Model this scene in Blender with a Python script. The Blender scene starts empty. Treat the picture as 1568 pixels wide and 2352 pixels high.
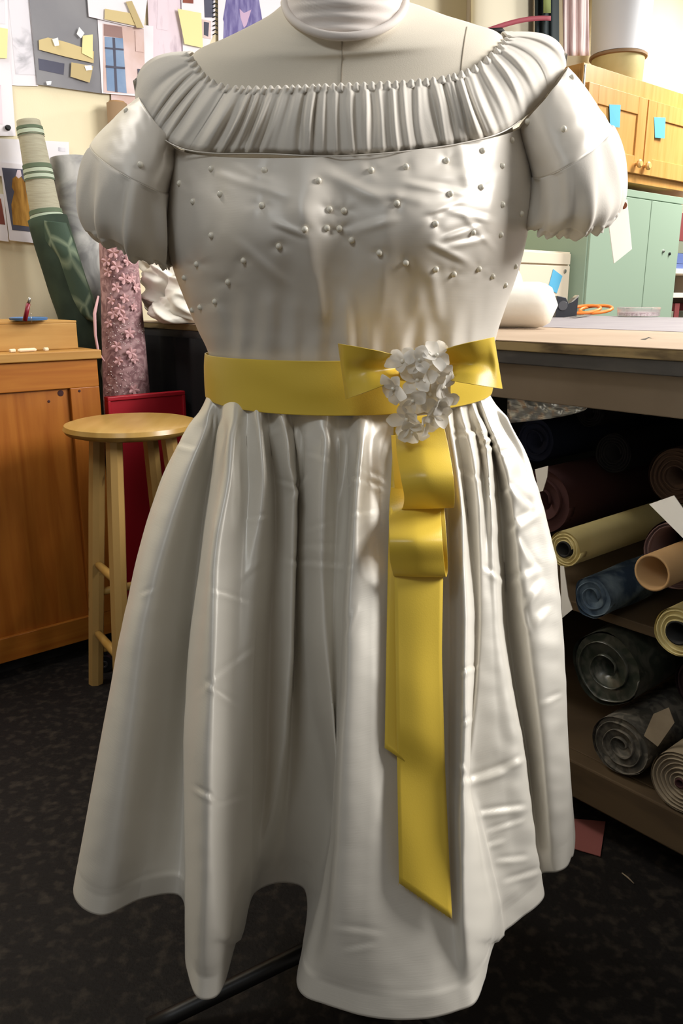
import bpy, math, random
import numpy as np
from mathutils import Vector, Matrix, noise as mnoise
from mathutils.bvhtree import BVHTree
random.seed(7)
S = bpy.context.scene
COL = S.collection
# ------------------------------------------------------------------ camera
H = 1.08; PITCH = math.radians(15.17); F = 1830.0; W, HT = 1568.0, 2352.0
cp, sp = math.cos(PITCH), math.sin(PITCH)
cam = bpy.data.cameras.new('camera'); camo = bpy.data.objects.new('camera', cam); COL.objects.link(camo)
camo.location = (0, 0, H); camo.rotation_euler = (math.pi/2 - PITCH, 0, 0)
cam.sensor_fit = 'VERTICAL'; cam.sensor_height = 36.0; cam.lens = 36.0*F/HT; cam.clip_start = 0.02
S.camera = camo
# ------------------------------------------------------------------ light
S.view_settings.view_transform = 'Standard'
try: S.view_settings.look = 'None'
except Exception: pass
S.view_settings.gamma = 1.0; S.view_settings.use_curve_mapping = False
S.view_settings.exposure = 0.1
S.cycles.use_denoising = True
wd = bpy.data.worlds.new('room_ambient'); S.world = wd; wd.use_nodes = True
wb = wd.node_tree.nodes['Background']; wb.inputs[0].default_value = (1.0, 0.90, 0.78, 1); wb.inputs[1].default_value = 0.165
def area(name, loc, to, size, size_y, power, col):
    l = bpy.data.lights.new(name, 'AREA'); l.shape = 'RECTANGLE'; l.size = size; l.size_y = size_y
    l.energy = power; l.color = col
    o = bpy.data.objects.new(name, l); COL.objects.link(o); o.location = loc
    o.rotation_euler = (Vector(to)-Vector(loc)).to_track_quat('-Z', 'Y').to_euler()
    return o
area('ceiling_lamp_table', (2.6, 1.05, 2.35), (0.2, 0.95, 0.6), 1.7, 1.1, 128, (1.0, 0.97, 0.93))
area('ceiling_lamp_back', (1.75, 2.3, 2.75), (1.5, 2.2, 0), 1.2, 0.3, 42, (1.0, 0.97, 0.92))
area('ceiling_lamp_far', (3.1, 4.5, 2.98), (3.1, 4.6, 0), 1.4, 0.6, 150, (1.0, 0.98, 0.93))
area('pinboard_fill', (-1.35, 1.95, 2.9), (-1.45, 2.2, 0), 0.3, 1.0, 24, (1.0, 0.95, 0.88))  # added fill that brightens the pinboard wall, no known fixture
area('ceiling_lamp_front', (-0.8, -0.5, 2.45), (0, 0.9, 0.7), 0.9, 0.4, 9, (0.90, 0.96, 1.0))

# ------------------------------------------------------------------ pixel and room geometry
def ray(px, py):
    cx = (px-784)/F; cy = -(py-1176)/F
    return (cx, cp+cy*sp, -sp+cy*cp)
def P(px, py, Y):
    d = ray(px, py); t = Y/d[1]
    return Vector((d[0]*t, Y, H+d[2]*t))
def PZ(px, py, z):
    d = ray(px, py); t = (z-H)/d[2]
    return Vector((d[0]*t, d[1]*t, z))
A = math.radians(40.4)
VV = Vector((math.cos(A), math.sin(A), 0)); UU = Vector((-math.sin(A), math.cos(A), 0)); ZZ = Vector((0, 0, 1))
def R(s, t, z): return VV*s + UU*t + ZZ*z
def PTt(px, py, t):
    d = Vector(ray(px, py)); k = t/(d.dot(UU)); p = d*k; p.z += H; return p
def PSs(px, py, s):
    d = Vector(ray(px, py)); k = s/(d.dot(VV)); p = d*k; p.z += H; return p
def st(p): return p.dot(VV), p.dot(UU)
def proj(p):
    x, y, z = p[0], p[1], p[2]-H
    dep = y*cp - z*sp; up = y*sp + z*cp
    return 784+F*x/dep, 1176-F*up/dep

# ------------------------------------------------------------------ materials
def lin(c):
    f = lambda v: v/12.92 if v <= 0.04045 else ((v+0.055)/1.055)**2.4
    return tuple(f(v/255.0) for v in c)
def mat(name, col, rough=0.6, spec=0.4, metal=0.0, col2=None, nscale=6.0, stretch=(1, 1, 1), nlo=0.4, nhi=0.65, detail=4.0,
        bump=0.0, bscale=60.0, bstretch=(1, 1, 1), sheen=0.0, transl=0.0, alpha=1.0, trans=0.0, emit=None, aniso=0.0, kind='noise', dist=0.0, coord='Object'):
    m = bpy.data.materials.new(name); m.use_nodes = True
    nt = m.node_tree; N = nt.nodes; L = nt.links; b = N['Principled BSDF']
    c = lin(col) if max(col) > 1.0 else col
    b.inputs['Base Color'].default_value = (*c, 1); b.inputs['Roughness'].default_value = rough
    b.inputs['Specular IOR Level'].default_value = spec; b.inputs['Metallic'].default_value = metal
    if sheen: b.inputs['Sheen Weight'].default_value = sheen; b.inputs['Sheen Roughness'].default_value = 0.4
    if trans: b.inputs['Transmission Weight'].default_value = trans
    if alpha < 1: b.inputs['Alpha'].default_value = alpha
    if aniso: b.inputs['Anisotropic'].default_value = aniso; b.inputs['Anisotropic Rotation'].default_value = 0.25
    if emit: b.inputs['Emission Color'].default_value = (*lin(emit[0]), 1); b.inputs['Emission Strength'].default_value = emit[1]
    tc = N.new('ShaderNodeTexCoord')
    def mapped(sc):
        mp = N.new('ShaderNodeMapping'); mp.inputs['Scale'].default_value = sc; L.new(tc.outputs[coord], mp.inputs['Vector']); return mp.outputs['Vector']
    if col2 is not None:
        c2 = lin(col2) if max(col2) > 1.0 else col2
        if kind == 'noise':
            t = N.new('ShaderNodeTexNoise'); t.inputs['Scale'].default_value = nscale; t.inputs['Detail'].default_value = detail; t.inputs['Distortion'].default_value = dist
            out = t.outputs['Fac']
        elif kind == 'wave':
            t = N.new('ShaderNodeTexWave'); t.inputs['Scale'].default_value = nscale; t.inputs['Distortion'].default_value = dist; t.inputs['Detail'].default_value = detail
            out = t.outputs['Fac']
        else:
            t = N.new('ShaderNodeTexVoronoi'); t.inputs['Scale'].default_value = nscale
            if kind == 'cell': t.feature = 'DISTANCE_TO_EDGE'
            out = t.outputs['Distance']
        L.new(mapped(stretch), t.inputs['Vector'])
        r = N.new('ShaderNodeValToRGB'); r.color_ramp.elements[0].position = nlo; r.color_ramp.elements[1].position = nhi
        r.color_ramp.elements[0].color = (*c, 1); r.color_ramp.elements[1].color = (*c2, 1)
        L.new(out, r.inputs['Fac']); L.new(r.outputs['Color'], b.inputs['Base Color'])
    if bump:
        t = N.new('ShaderNodeTexNoise'); t.inputs['Scale'].default_value = bscale; t.inputs['Detail'].default_value = 3
        L.new(mapped(bstretch), t.inputs['Vector'])
        bp = N.new('ShaderNodeBump'); bp.inputs['Strength'].default_value = bump; bp.inputs['Distance'].default_value = 0.002
        L.new(t.outputs['Fac'], bp.inputs['Height']); L.new(bp.outputs['Normal'], b.inputs['Normal'])
    if transl:
        tr = N.new('ShaderNodeBsdfTranslucent'); tr.inputs['Color'].default_value = (*c, 1)
        mx = N.new('ShaderNodeMixShader'); mx.inputs['Fac'].default_value = transl
        L.new(b.outputs['BSDF'], mx.inputs[1]); L.new(tr.outputs['BSDF'], mx.inputs[2]); L.new(mx.outputs['Shader'], N['Material Output'].inputs['Surface'])
    return m
M = {}
M['silk'] = mat('ivory_silk', (226, 221, 210), 0.42, 0.8, metal=0.16, bump=0.05, bscale=9, bstretch=(4, 4, 90), sheen=0.1, aniso=0.75)
M['silk_bodice'] = mat('ivory_silk_bodice', (224, 217, 206), 0.46, 0.75, metal=0.05, bump=0.04, bscale=9, bstretch=(4, 4, 90), sheen=0.1, aniso=0.6)
M['chiffon'] = mat('ivory_chiffon', (232, 226, 216), 0.75, 0.2, bump=0.08, bscale=500, transl=0.14, sheen=0.2)
M['satin'] = mat('yellow_satin', (236, 203, 76), 0.33, 0.5, bump=0.05, bscale=700, sheen=0.1, transl=0.08)
M['petal'] = mat('petal_white', (240, 236, 228), 0.6, 0.3, transl=0.35)
M['pearl'] = mat('pearl', (244, 238, 222), 0.28, 0.7)
M['muslin'] = mat('muslin', (228, 219, 202), 0.85, 0.15, bump=0.1, bscale=900)
M['muslin2'] = mat('muslin_neck', (228, 219, 212), 0.75, 0.2, bump=0.06, bscale=600)
M['seam'] = mat('seam_thread', (168, 158, 142), 0.9, 0.1)
M['black_metal'] = mat('black_metal', (22, 21, 21), 0.45, 0.4)
M['wall'] = mat('cream_wall', (236, 226, 196), 0.8, 0.2, bump=0.15, bscale=200, col2=(230, 219, 186), nscale=2)
M['floor'] = mat('black_floor', (21, 18, 17), 0.7, 0.25, col2=(66, 59, 50), nscale=44, nlo=0.50, nhi=0.86, detail=14, bump=0.7, bscale=120)
M['pine'] = mat('honey_pine', (172, 104, 36), 0.38, 0.4, col2=(150, 82, 22), nscale=4, stretch=(9, 9, 0.7), nlo=0.35, nhi=0.7, dist=0.6)
M['pine_h'] = mat('honey_pine_rail', (178, 112, 40), 0.38, 0.4, col2=(156, 88, 26), nscale=4, stretch=(0.8, 0.8, 10), nlo=0.35, nhi=0.7, dist=0.6)
M['pine_pale'] = mat('worn_pine', (190, 146, 80), 0.5, 0.3, col2=(172, 124, 60), nscale=4, stretch=(0.8, 0.8, 10), nlo=0.35, nhi=0.7)
M['pine_up'] = mat('wall_cabinet_pine', (206, 156, 90), 0.35, 0.45, col2=(194, 140, 72), nscale=4, stretch=(8, 8, 0.7), nlo=0.35, nhi=0.7)
M['stool'] = mat('varnished_wood', (188, 152, 86), 0.28, 0.5, col2=(172, 134, 66), nscale=3, stretch=(10, 1, 1), nlo=0.35, nhi=0.7)
M['stool_leg'] = mat('varnished_leg', (184, 148, 88), 0.4, 0.4, col2=(96, 62, 30), nscale=22, stretch=(1, 1, 0.5), nlo=0.66, nhi=0.74)
M['red'] = mat('red_board', (172, 22, 38), 0.45, 0.4)
M['kraft'] = mat('kraft_paper', (172, 152, 132), 0.8, 0.15, col2=(164, 144, 124), nscale=5)
M['mat_grey'] = mat('grey_cutting_mat', (150, 144, 147), 0.7, 0.2, col2=(142, 136, 140), nscale=8)
M['ply'] = mat('plywood_edge', (150, 132, 96), 0.7, 0.2, col2=(84, 72, 56), nscale=9, stretch=(1, 1, 4), nlo=0.45, nhi=0.68)
M['dark_edge'] = mat('dark_table_edge', (58, 58, 60), 0.5, 0.4, col2=(86, 84, 82), nscale=6, stretch=(1, 1, 4), nlo=0.5, nhi=0.8)
M['apron'] = mat('tan_apron', (116, 104, 90), 0.6, 0.3, col2=(106, 94, 80), nscale=4)
M['shelf_wood'] = mat('shelf_wood', (96, 80, 60), 0.7, 0.2, col2=(80, 66, 50), nscale=5, stretch=(1, 1, 5))
M['green'] = mat('green_metal', (148, 168, 148), 0.45, 0.4)
M['beige'] = mat('beige_metal', (226, 212, 190), 0.5, 0.35)
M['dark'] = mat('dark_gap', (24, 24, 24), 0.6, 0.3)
M['blue_tape'] = mat('blue_note', (96, 176, 214), 0.7, 0.2)
M['white_cloth'] = mat('white_cloth', (232, 228, 218), 0.5, 0.35, bump=0.3, bscale=40, sheen=0.1)
M['white_paper'] = mat('white_paper', (232, 230, 226), 0.7, 0.2)
M['knob'] = mat('wood_knob', (224, 178, 110), 0.35, 0.4)
M['metal'] = mat('bright_metal', (190, 188, 182), 0.3, 0.5, metal=0.9)
M['stripe_cloth'] = mat('sage_cloth', (172, 168, 148), 0.85, 0.15, col2=(160, 156, 136), nscale=6, stretch=(4, 4, 60), bump=0.2, bscale=400)
M['stripe_green'] = mat('stripe_green', (96, 110, 90), 0.85, 0.15)
M['stripe_mint'] = mat('stripe_mint', (176, 188, 168), 0.85, 0.15)
M['leaf'] = mat('leaf_cloth', (116, 130, 108), 0.7, 0.3, col2=(58, 76, 62), nscale=11, kind='cell', nlo=0.0, nhi=0.07, stretch=(1, 1, .6), bump=0.15, bscale=300)
M['leaf_dark'] = mat('leaf_cloth_back', (44, 56, 46), 0.8, 0.2, col2=(58, 72, 58), nscale=9)
M['marble'] = mat('grey_marble_cloth', (134, 134, 134), 0.8, 0.2, col2=(190, 189, 186), nscale=7, nlo=0.38, nhi=0.62, dist=1.5)
M['brown'] = mat('brown_card', (150, 124, 96), 0.75, 0.2)
M['lace'] = mat('mauve_lace', (132, 98, 102), 0.7, 0.3, col2=(182, 148, 150), nscale=28, nlo=0.42, nhi=0.62, dist=2.0, bump=0.6, bscale=60)
M['lace_flower'] = mat('pink_lace_flower', (206, 164, 166), 0.65, 0.3)
M['bead'] = mat('lace_bead', (222, 206, 204), 0.25, 0.6)
M['cream_cloth'] = mat('cream_cloth', (206, 192, 138), 0.6, 0.3, col2=(190, 174, 118), nscale=6)
M['card'] = mat('cardboard', (176, 142, 100), 0.7, 0.2, col2=(160, 124, 84), nscale=5)
M['denim'] = mat('blue_cloth', (60, 76, 96), 0.9, 0.1, col2=(128, 146, 160), nscale=16, nlo=0.4, nhi=0.65, bump=0.8, bscale=50)
M['maroon'] = mat('maroon_cloth', (70, 46, 46), 0.85, 0.15); M['plum'] = mat('plum_cloth', (52, 38, 42), 0.85, 0.15); M['mauve'] = mat('mauve_cloth', (104, 82, 80), 0.85, 0.15)
M['navy'] = mat('navy_cloth', (30, 34, 52), 0.85, 0.15)
M['black_cloth'] = mat('black_cloth', (26, 25, 27), 0.85, 0.15)
M['brown_cloth'] = mat('brown_cloth', (70, 54, 44), 0.85, 0.15)
M['print_cloth'] = mat('grey_print_cloth', (84, 82, 76), 0.8, 0.2, col2=(124, 118, 108), nscale=38, nlo=0.42, nhi=0.6, dist=1.0)
M['green_print'] = mat('green_print_cloth', (50, 56, 48), 0.3, 0.6, col2=(82, 82, 74), nscale=26, nlo=0.42, nhi=0.62, dist=1.5)
M['taupe'] = mat('taupe_cloth', (160, 146, 124), 0.8, 0.2, col2=(136, 122, 104), nscale=12)
M['silver'] = mat('silver_plastic', (176, 178, 178), 0.22, 0.6, bump=1.0, bscale=30, bstretch=(1, 1, 4), metal=0.4)
M['pink_paper'] = mat('pink_paper', (150, 92, 88), 0.7, 0.2)
M['glass'] = mat('clear_plastic', (236, 230, 232), 0.1, 0.5, trans=0.75, alpha=0.55)
M['pins'] = mat('pins', (150, 112, 124), 0.4, 0.5, col2=(212, 200, 196), nscale=160, nlo=0.45, nhi=0.55)
M['orange'] = mat('orange_plastic', (238, 132, 58), 0.4, 0.4)
M['black_plastic'] = mat('black_plastic', (38, 40, 46), 0.35, 0.5)
M['blue'] = mat('blue_plate', (74, 112, 158), 0.5, 0.4)
M['red_pen'] = mat('red_pen', (128, 22, 40), 0.35, 0.5)
M['chalk'] = mat('chalk', (232, 214, 184), 0.9, 0.1)
M['maroon_band'] = mat('maroon_trim', (150, 70, 80), 0.7, 0.2)
M['cream_bag'] = mat('cream_canvas', (222, 214, 190), 0.8, 0.2)
M['grey_board'] = mat('grey_board', (142, 142, 146), 0.7, 0.2, col2=(130, 130, 136), nscale=4)
M['tape'] = mat('masking_tape', (206, 188, 140), 0.75, 0.2)
M['note'] = mat('yellow_note', (232, 224, 164), 0.75, 0.2)
M['khaki_note'] = mat('khaki_note', (190, 172, 128), 0.75, 0.2)
M['clear_tape'] = mat('clear_tape', (226, 226, 226), 0.15, 0.6, alpha=0.6)
M['sheet'] = mat('white_sheet', (232, 228, 234), 0.7, 0.2)
M['sketch'] = mat('sketch_print', (222, 220, 228), 0.7, 0.2, col2=(150, 150, 158), nscale=11, nlo=0.48, nhi=0.72, dist=1.0)
M['pink_print'] = mat('pink_print', (228, 212, 222), 0.7, 0.2, col2=(176, 158, 172), nscale=9, stretch=(3, 3, 1), nlo=0.5, nhi=0.75)
M['text'] = mat('printed_text', (234, 231, 236), 0.7, 0.2, col2=(176, 174, 182), nscale=16, kind='wave', stretch=(0, 0, 6), nlo=0.6, nhi=0.95)
M['door_blue'] = mat('door_print', (112, 140, 176), 0.7, 0.2, col2=(146, 166, 194), nscale=7)
M['door_wall'] = mat('doorframe_print', (206, 178, 170), 0.7, 0.2, col2=(226, 206, 206), nscale=7)
M['door_dark'] = mat('doorhead_print', (150, 122, 118), 0.7, 0.2)
M['slate'] = mat('slate_print', (92, 94, 112), 0.7, 0.2, col2=(76, 76, 90), nscale=4)
M['gold'] = mat('gold_print', (186, 140, 66), 0.7, 0.2, col2=(140, 98, 40), nscale=12, stretch=(5, 5, 1))
M['purple'] = mat('purple_print', (104, 96, 148), 0.7, 0.2, col2=(142, 136, 180), nscale=14, stretch=(4, 4, 1))
M['lilac'] = mat('lilac_print', (196, 168, 196), 0.7, 0.2)
M['rust'] = mat('rust_print', (150, 86, 68), 0.7, 0.2, col2=(110, 60, 60), nscale=7)
M['dark_teal'] = mat('dark_coat', (50, 58, 60), 0.85, 0.15)
M['olive'] = mat('olive_cloth', (128, 138, 84), 0.85, 0.15)
M['pink_cloth'] = mat('pale_pink_cloth', (222, 202, 198), 0.7, 0.2, col2=(176, 148, 148), nscale=5, stretch=(7, 7, 0.6), nlo=0.45, nhi=0.7)
M['white_drum'] = mat('white_drum', (226, 228, 232), 0.6, 0.3)
M['book_red'] = mat('book_red', (128, 62, 62), 0.6, 0.3); M['book_blue'] = mat('book_blue', (92, 108, 160), 0.6, 0.3)
M['book_grey'] = mat('book_grey', (126, 130, 112), 0.6, 0.3); M['book_brown'] = mat('book_brown', (118, 82, 68), 0.6, 0.3)
M['white_wood'] = mat('white_wood', (232, 220, 204), 0.5, 0.3)
M['rubber'] = mat('grey_rubber', (70, 70, 74), 0.5, 0.4)
M['tag'] = mat('tag_card', (244, 243, 238), 0.7, 0.2, transl=0.5); M['ring'] = mat('tag_ring', (168, 104, 76), 0.7, 0.2)

# ------------------------------------------------------------------ builders
def root_loc(o):
    while o.parent is not None: o = o.parent
    return Vector(o.location)
def mesh(name, V, Fc, m, parent=None, smooth=False, solid=0.0, label=None):
    me = bpy.data.meshes.new(name)
    off = root_loc(parent) if parent is not None else Vector((0, 0, 0))
    o = bpy.data.objects.new(name, me)
    V = np.asarray([tuple(v) for v in V], dtype=float) if not isinstance(V, np.ndarray) else V.reshape(-1, 3)
    if parent is None:
        off = Vector(((V[:, 0].min()+V[:, 0].max())/2, (V[:, 1].min()+V[:, 1].max())/2, V[:, 2].min())); o.location = off
    me.from_pydata((V-np.array(off)).tolist(), [], Fc); me.validate(); me.update()
    me.materials.append(m)
    if smooth:
        me.polygons.foreach_set('use_smooth', [True]*len(me.polygons))
    COL.objects.link(o)
    if parent is not None: o.parent = parent
    if solid:
        md = o.modifiers.new('thickness', 'SOLIDIFY'); md.thickness = solid; md.offset = 0
    if label: o['label'] = label
    return o
def thing(name, loc, label, cat, group=None):
    o = bpy.data.objects.new(name, None); o.location = loc; o.empty_display_size = 0.05; COL.objects.link(o)
    o['label'] = label; o['category'] = cat
    if group: o['group'] = group
    return o
def tag(o, label, cat, group=None):
    o['label'] = label; o['category'] = cat
    if group: o['group'] = group
    return o
def struct(o): o['kind'] = 'structure'; return o
def hexa(c):  # 8 corners: bottom 4 then top 4
    return list(c), [(0, 3, 2, 1), (4, 5, 6, 7), (0, 1, 5, 4), (1, 2, 6, 5), (2, 3, 7, 6), (3, 0, 4, 7)]
def bev(o, w=0.003, seg=2):
    md = o.modifiers.new('soft_edge', 'BEVEL'); md.width = w; md.segments = seg; md.limit_method = 'ANGLE'; return o
def box(name, s0, s1, t0, t1, z0, z1, m, parent=None, bw=0.003, **k):
    V, Fc = hexa([R(s0, t0, z0), R(s1, t0, z0), R(s1, t1, z0), R(s0, t1, z0), R(s0, t0, z1), R(s1, t0, z1), R(s1, t1, z1), R(s0, t1, z1)])
    o = mesh(name, V, Fc, m, parent, **k)
    return bev(o, bw) if bw else o
def frame_of(d):
    d = Vector(d).normalized(); a = d.cross(Vector((0, 0, 1)))
    if a.length < 1e-3: a = d.cross(Vector((0, 1, 0)))
    a.normalize(); return d, a, a.cross(d).normalized()
def tube_geo(path, rad, n=16, cap=True, fn=None):
    V, Fc = [], []; k = len(path); path = [Vector(p) for p in path]
    ref = None
    for i, p in enumerate(path):
        d = (path[min(i+1, k-1)]-path[max(i-1, 0)]).normalized()
        if ref is None: _, ref, _ = frame_of(d)
        a = (ref - d*ref.dot(d)).normalized(); b = d.cross(a); ref = a
        r = rad[i] if hasattr(rad, '__len__') else rad
        for j in range(n):
            th = 2*math.pi*j/n; rr = r*(fn(i, th) if fn else 1)
            V.append(p+a*(math.cos(th)*rr)+b*(math.sin(th)*rr))
    for i in range(k-1):
        for j in range(n):
            j2 = (j+1) % n; Fc.append((i*n+j, i*n+j2, (i+1)*n+j2, (i+1)*n+j))
    if cap: Fc.append(tuple(range(n))[::-1]); Fc.append(tuple(range((k-1)*n, k*n)))
    return V, Fc
def tube(name, path, rad, m, parent=None, n=16, smooth=True, cap=True, fn=None, **k):
    V, Fc = tube_geo(path, rad, n, cap, fn); return mesh(name, V, Fc, m, parent, smooth, **k)
def lathe(name, c, prof, m, parent=None, n=32, smooth=True, axis=(0, 0, 1), **k):
    c = Vector(c); d = Vector(axis).normalized(); a = d.orthogonal().normalized(); b = d.cross(a)
    V, Fc = [], []
    for r, h in prof:
        for j in range(n):
            th = 2*math.pi*j/n; V.append(c+d*h+a*(r*math.cos(th))+b*(r*math.sin(th)))
    for i in range(len(prof)-1):
        for j in range(n):
            j2 = (j+1) % n; Fc.append((i*n+j, i*n+j2, (i+1)*n+j2, (i+1)*n+j))
    Fc.append(tuple(range(n))[::-1]); Fc.append(tuple(range((len(prof)-1)*n, len(prof)*n)))
    o = mesh(name, V, Fc, m, parent, False, **k)
    if smooth:
        o.data.polygons.foreach_set('use_smooth', [True]*len(o.data.polygons))
        md = o.modifiers.new('edges', 'EDGE_SPLIT'); md.split_angle = math.radians(40)
    return o
def gridfaces(nr, nc, closed=False):
    Fc = []
    for i in range(nr-1):
        for j in range(nc if closed else nc-1):
            j2 = (j+1) % nc
            Fc.append((i*nc+j, (i+1)*nc+j, (i+1)*nc+j2, i*nc+j2))
    return Fc
def N3(x, y, z): return mnoise.noise(Vector((x, y, z)))
def crom(Pn, sub, closed):  # centripetal-like Catmull-Rom across axis 0 of (n, rows, 3)
    n = len(Pn); out = []
    rng = n if closed else n-1
    for i in range(rng):
        p0 = Pn[(i-1) % n] if closed or i > 0 else Pn[0]
        p1 = Pn[i]; p2 = Pn[(i+1) % n]
        p3 = Pn[(i+2) % n] if closed or i+2 < n else Pn[n-1]
        def dd(a, b): return np.sqrt(np.linalg.norm(a-b, axis=1, keepdims=True))+1e-5
        t1 = dd(p0, p1); t2 = t1+dd(p1, p2); t3 = t2+dd(p2, p3)
        for k in range(sub):
            t = t1+(t2-t1)*(k/sub)
            a1 = (t1-t)/t1*p0+t/t1*p1; a2 = (t2-t)/(t2-t1)*p1+(t-t1)/(t2-t1)*p2; a3 = (t3-t)/(t3-t2)*p2+(t-t2)/(t3-t2)*p3
            b1 = (t2-t)/t2*a1+t/t2*a2; b2 = (t3-t)/(t3-t1)*a2+(t-t1)/(t3-t1)*a3
            out.append((t2-t)/(t2-t1)*b1+(t-t1)/(t2-t1)*b2)
    if not closed: out.append(Pn[-1])
    return np.array(out)
def grid_normals(G, closed):  # G (rows, cols, 3)
    if closed: du = np.roll(G, -1, 1)-np.roll(G, 1, 1)
    else: du = np.gradient(G, axis=1)
    dv = np.gradient(G, axis=0)
    n = np.cross(du, dv); n /= (np.linalg.norm(n, axis=2, keepdims=True)+1e-9)
    return n
def smooth1(a, w):
    k = np.hanning(2*w+3)[1:-1]; k /= k.sum(); b = np.pad(a, (w, w), mode='reflect', reflect_type='odd'); return np.convolve(b, k, 'valid')
def ppx(G):
    x, y, z = G[..., 0], G[..., 1], G[..., 2]-H
    dep = y*cp-z*sp; up = y*sp+z*cp
    return 784+F*x/dep, 1176-F*up/dep
def crease(px, py, x0, y0, x1, y1, w, asym=1.0):
    dx, dy = x1-x0, y1-y0; L = math.hypot(dx, dy); ux, uy = dx/L, dy/L
    al = (px-x0)*ux+(py-y0)*uy; pe = -(px-x0)*uy+(py-y0)*ux
    lo = np.exp(-np.clip(np.maximum(-al, al-L), 0, None)**2/(0.35*L+w)**2*3.0)*np.clip(1-((al-L/2)/(0.9*L+w))**2, 0, 1)
    q = pe/w
    return lo*(np.exp(-q*q)*(1-asym)+asym*q*np.exp(-q*q)*1.6)

# ------------------------------------------------------------------ room shell
TW = 2.86
struct(mesh('floor', [R(-3, -2.5, 0), R(6, -2.5, 0), R(6, TW, 0), R(-3, TW, 0), R(-3, -2.5, -.05), R(6, -2.5, -.05), R(6, TW, -.05), R(-3, TW, -.05)], [(0, 1, 2, 3), (7, 6, 5, 4), (0, 4, 5, 1), (1, 5, 6, 2), (2, 6, 7, 3), (3, 7, 4, 0)], M['floor']))
struct(box('wall_back', -3, 6.5, TW, TW+.1, -.05, 3.1, M['wall'], bw=0))
struct(box('baseboard_back', -3, 6.5, TW-.015, TW, 0, .1, M['dark'], bw=0))

# ------------------------------------------------------------------ the dress form
AX = 0.0; AY = 1.06
form = thing('dress_form', (AX, AY, 0), 'muslin covered dress form wearing the white dress', 'dress form')
def ring_rows(rows, nf=48, nb=32, power=1.0, bust=0.0):
    """rows: (Lpx, Lpy, Rpx, Rpy, centre_py, side_y, front_depth, back_depth) -> grid of points, front first"""
    G = []; PX = []
    for (lx, ly, rx, ry, cy, ys, df, db) in rows:
        row = []; mid = (ly+ry)/2
        for j in range(nf+1):
            ph = math.pi*j/nf; c = math.cos(ph); s = max(0.0, math.sin(ph))
            px = (lx+rx)/2-(rx-lx)/2*c; py = ly+(ry-ly)*(1-c)/2+(cy-mid)*s
            row.append(tuple(P(px, py, ys-df*s**power)))
        a = P(lx, ly, ys); b = P(rx, ry, ys)
        for j in range(1, nb):
            ph = math.pi*j/nb; c = math.cos(ph); s = math.sin(ph)
            p = (a+b)/2+(b-a)/2*c
            row.append((p.x, ys+db*s, p.z))
        G.append(row)
    return np.array(G)
def dens(rows, k):
    rows = np.array(rows, float); n = len(rows); out = crom(rows.reshape(n, 1, -1), k, False)[:, 0, :]
    return [tuple(r) for r in out]
BOD = [(400, 335, 1200, 285, 358, .975, .140, .13), (386, 440, 1220, 400, 432, .98, .155, .14), (384, 540, 1215, 505, 525, .98, .160, .14),
       (396, 610, 1196, 600, 606, .98, .155, .135), (430, 700, 1162, 700, 705, .975, .138, .13), (456, 760, 1142, 760, 770, .972, .125, .125), (480, 815, 1130, 812, 832, .97, .117, .12), (480, 915, 1120, 910, 955, .97, .117, .12)]
def inset(r, a, b):
    return (r[0]+a, r[1], r[2]-a, r[3], r[4], r[5], r[6]-b, r[7]-b)
FORM = [(450, 118, 1150, 80, 145, .995, .098, .10), (515, 88, 1088, 55, 122, .985, .092, .09), (572, 60, 1020, 34, 104, .975, .080, .08), (622, 32, 962, 12, 94, .965, .072, .07), (655, 4, 930, 2, 86, .955, .068, .065)]
trows = dens([inset(r, 24, .022) for r in BOD[::-1][0:]]+[(410, 190, 1180, 160, 230, .992, .102, .11)]+FORM, 6)
# the torso narrows below the waist into a flat base inside the skirt
TG = ring_rows(trows); nt_ = TG.shape
low = []
for k, (zz, sc) in enumerate([(.66, .86), (.72, .90), (.80, .94), (.88, .97)]):
    c = TG[0].mean(axis=0); r = (TG[0]-c)*np.array([sc, sc, 0])+c; r[:, 2] = zz; low.append(r)
TG = np.concatenate([np.array(low), TG], axis=0)
fc = gridfaces(TG.shape[0], TG.shape[1], True); nc_ = TG.shape[1]
fc = [f[::-1] for f in fc]+[tuple(range(nc_))]
mesh('torso', TG, fc, M['muslin'], form, True)
# neck, neck seam and cap
nrows = dens([(657, 0, 928, -2, 80, .955, .064, .06), (664, -22, 918, -26, 48, .953, .061, .058), (668, -70, 914, -75, -5, .952, .060, .058), (672, -140, 910, -142, -95, .95, .058, .056), (680, -165, 902, -166, -128, .95, .055, .053)], 8)
NG = ring_rows(nrows)
npx, npy = ppx(NG)
for i in range(NG.shape[0]):
    for j in range(49):
        x, y = npx[i, j], npy[i, j]
        NG[i, j, 1] -= 0.0022*math.sin((y+0.10*(x-780)*math.sin(x*.012))*0.21+2.2*N3(x*.01, y*.01, 3))*math.sin(math.pi*j/48)
mesh('neck', NG, [f[::-1] for f in gridfaces(NG.shape[0], NG.shape[1], True)]+[tuple(range((NG.shape[0]-1)*NG.shape[1], NG.shape[0]*NG.shape[1]))], M['muslin2'], form, True)
hr = ring_rows([(653, 5, 931, 2, 84, .955, .070, .066)])[0]
tube('neck_seam', [Vector(p) for p in hr]+[Vector(hr[0])], 0.0042, M['muslin2'], form, 8)
topc = Vector(NG[-1].mean(axis=0))
lathe('neck_cap', topc, [(.05, -.002), (.052, .006), (.03, .012), (.012, .016), (.012, .03), (.018, .036), (.012, .046), (.002, .048)], M['stool'], form)
tbv = BVHTree.FromPolygons([Vector(p) for p in TG.reshape(-1, 3)], fc)
def hit(bv, px, py):
    h = bv.ray_cast(Vector((0, 0, H)), Vector(ray(px, py)).normalized()); return h[0], h[1]
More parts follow.
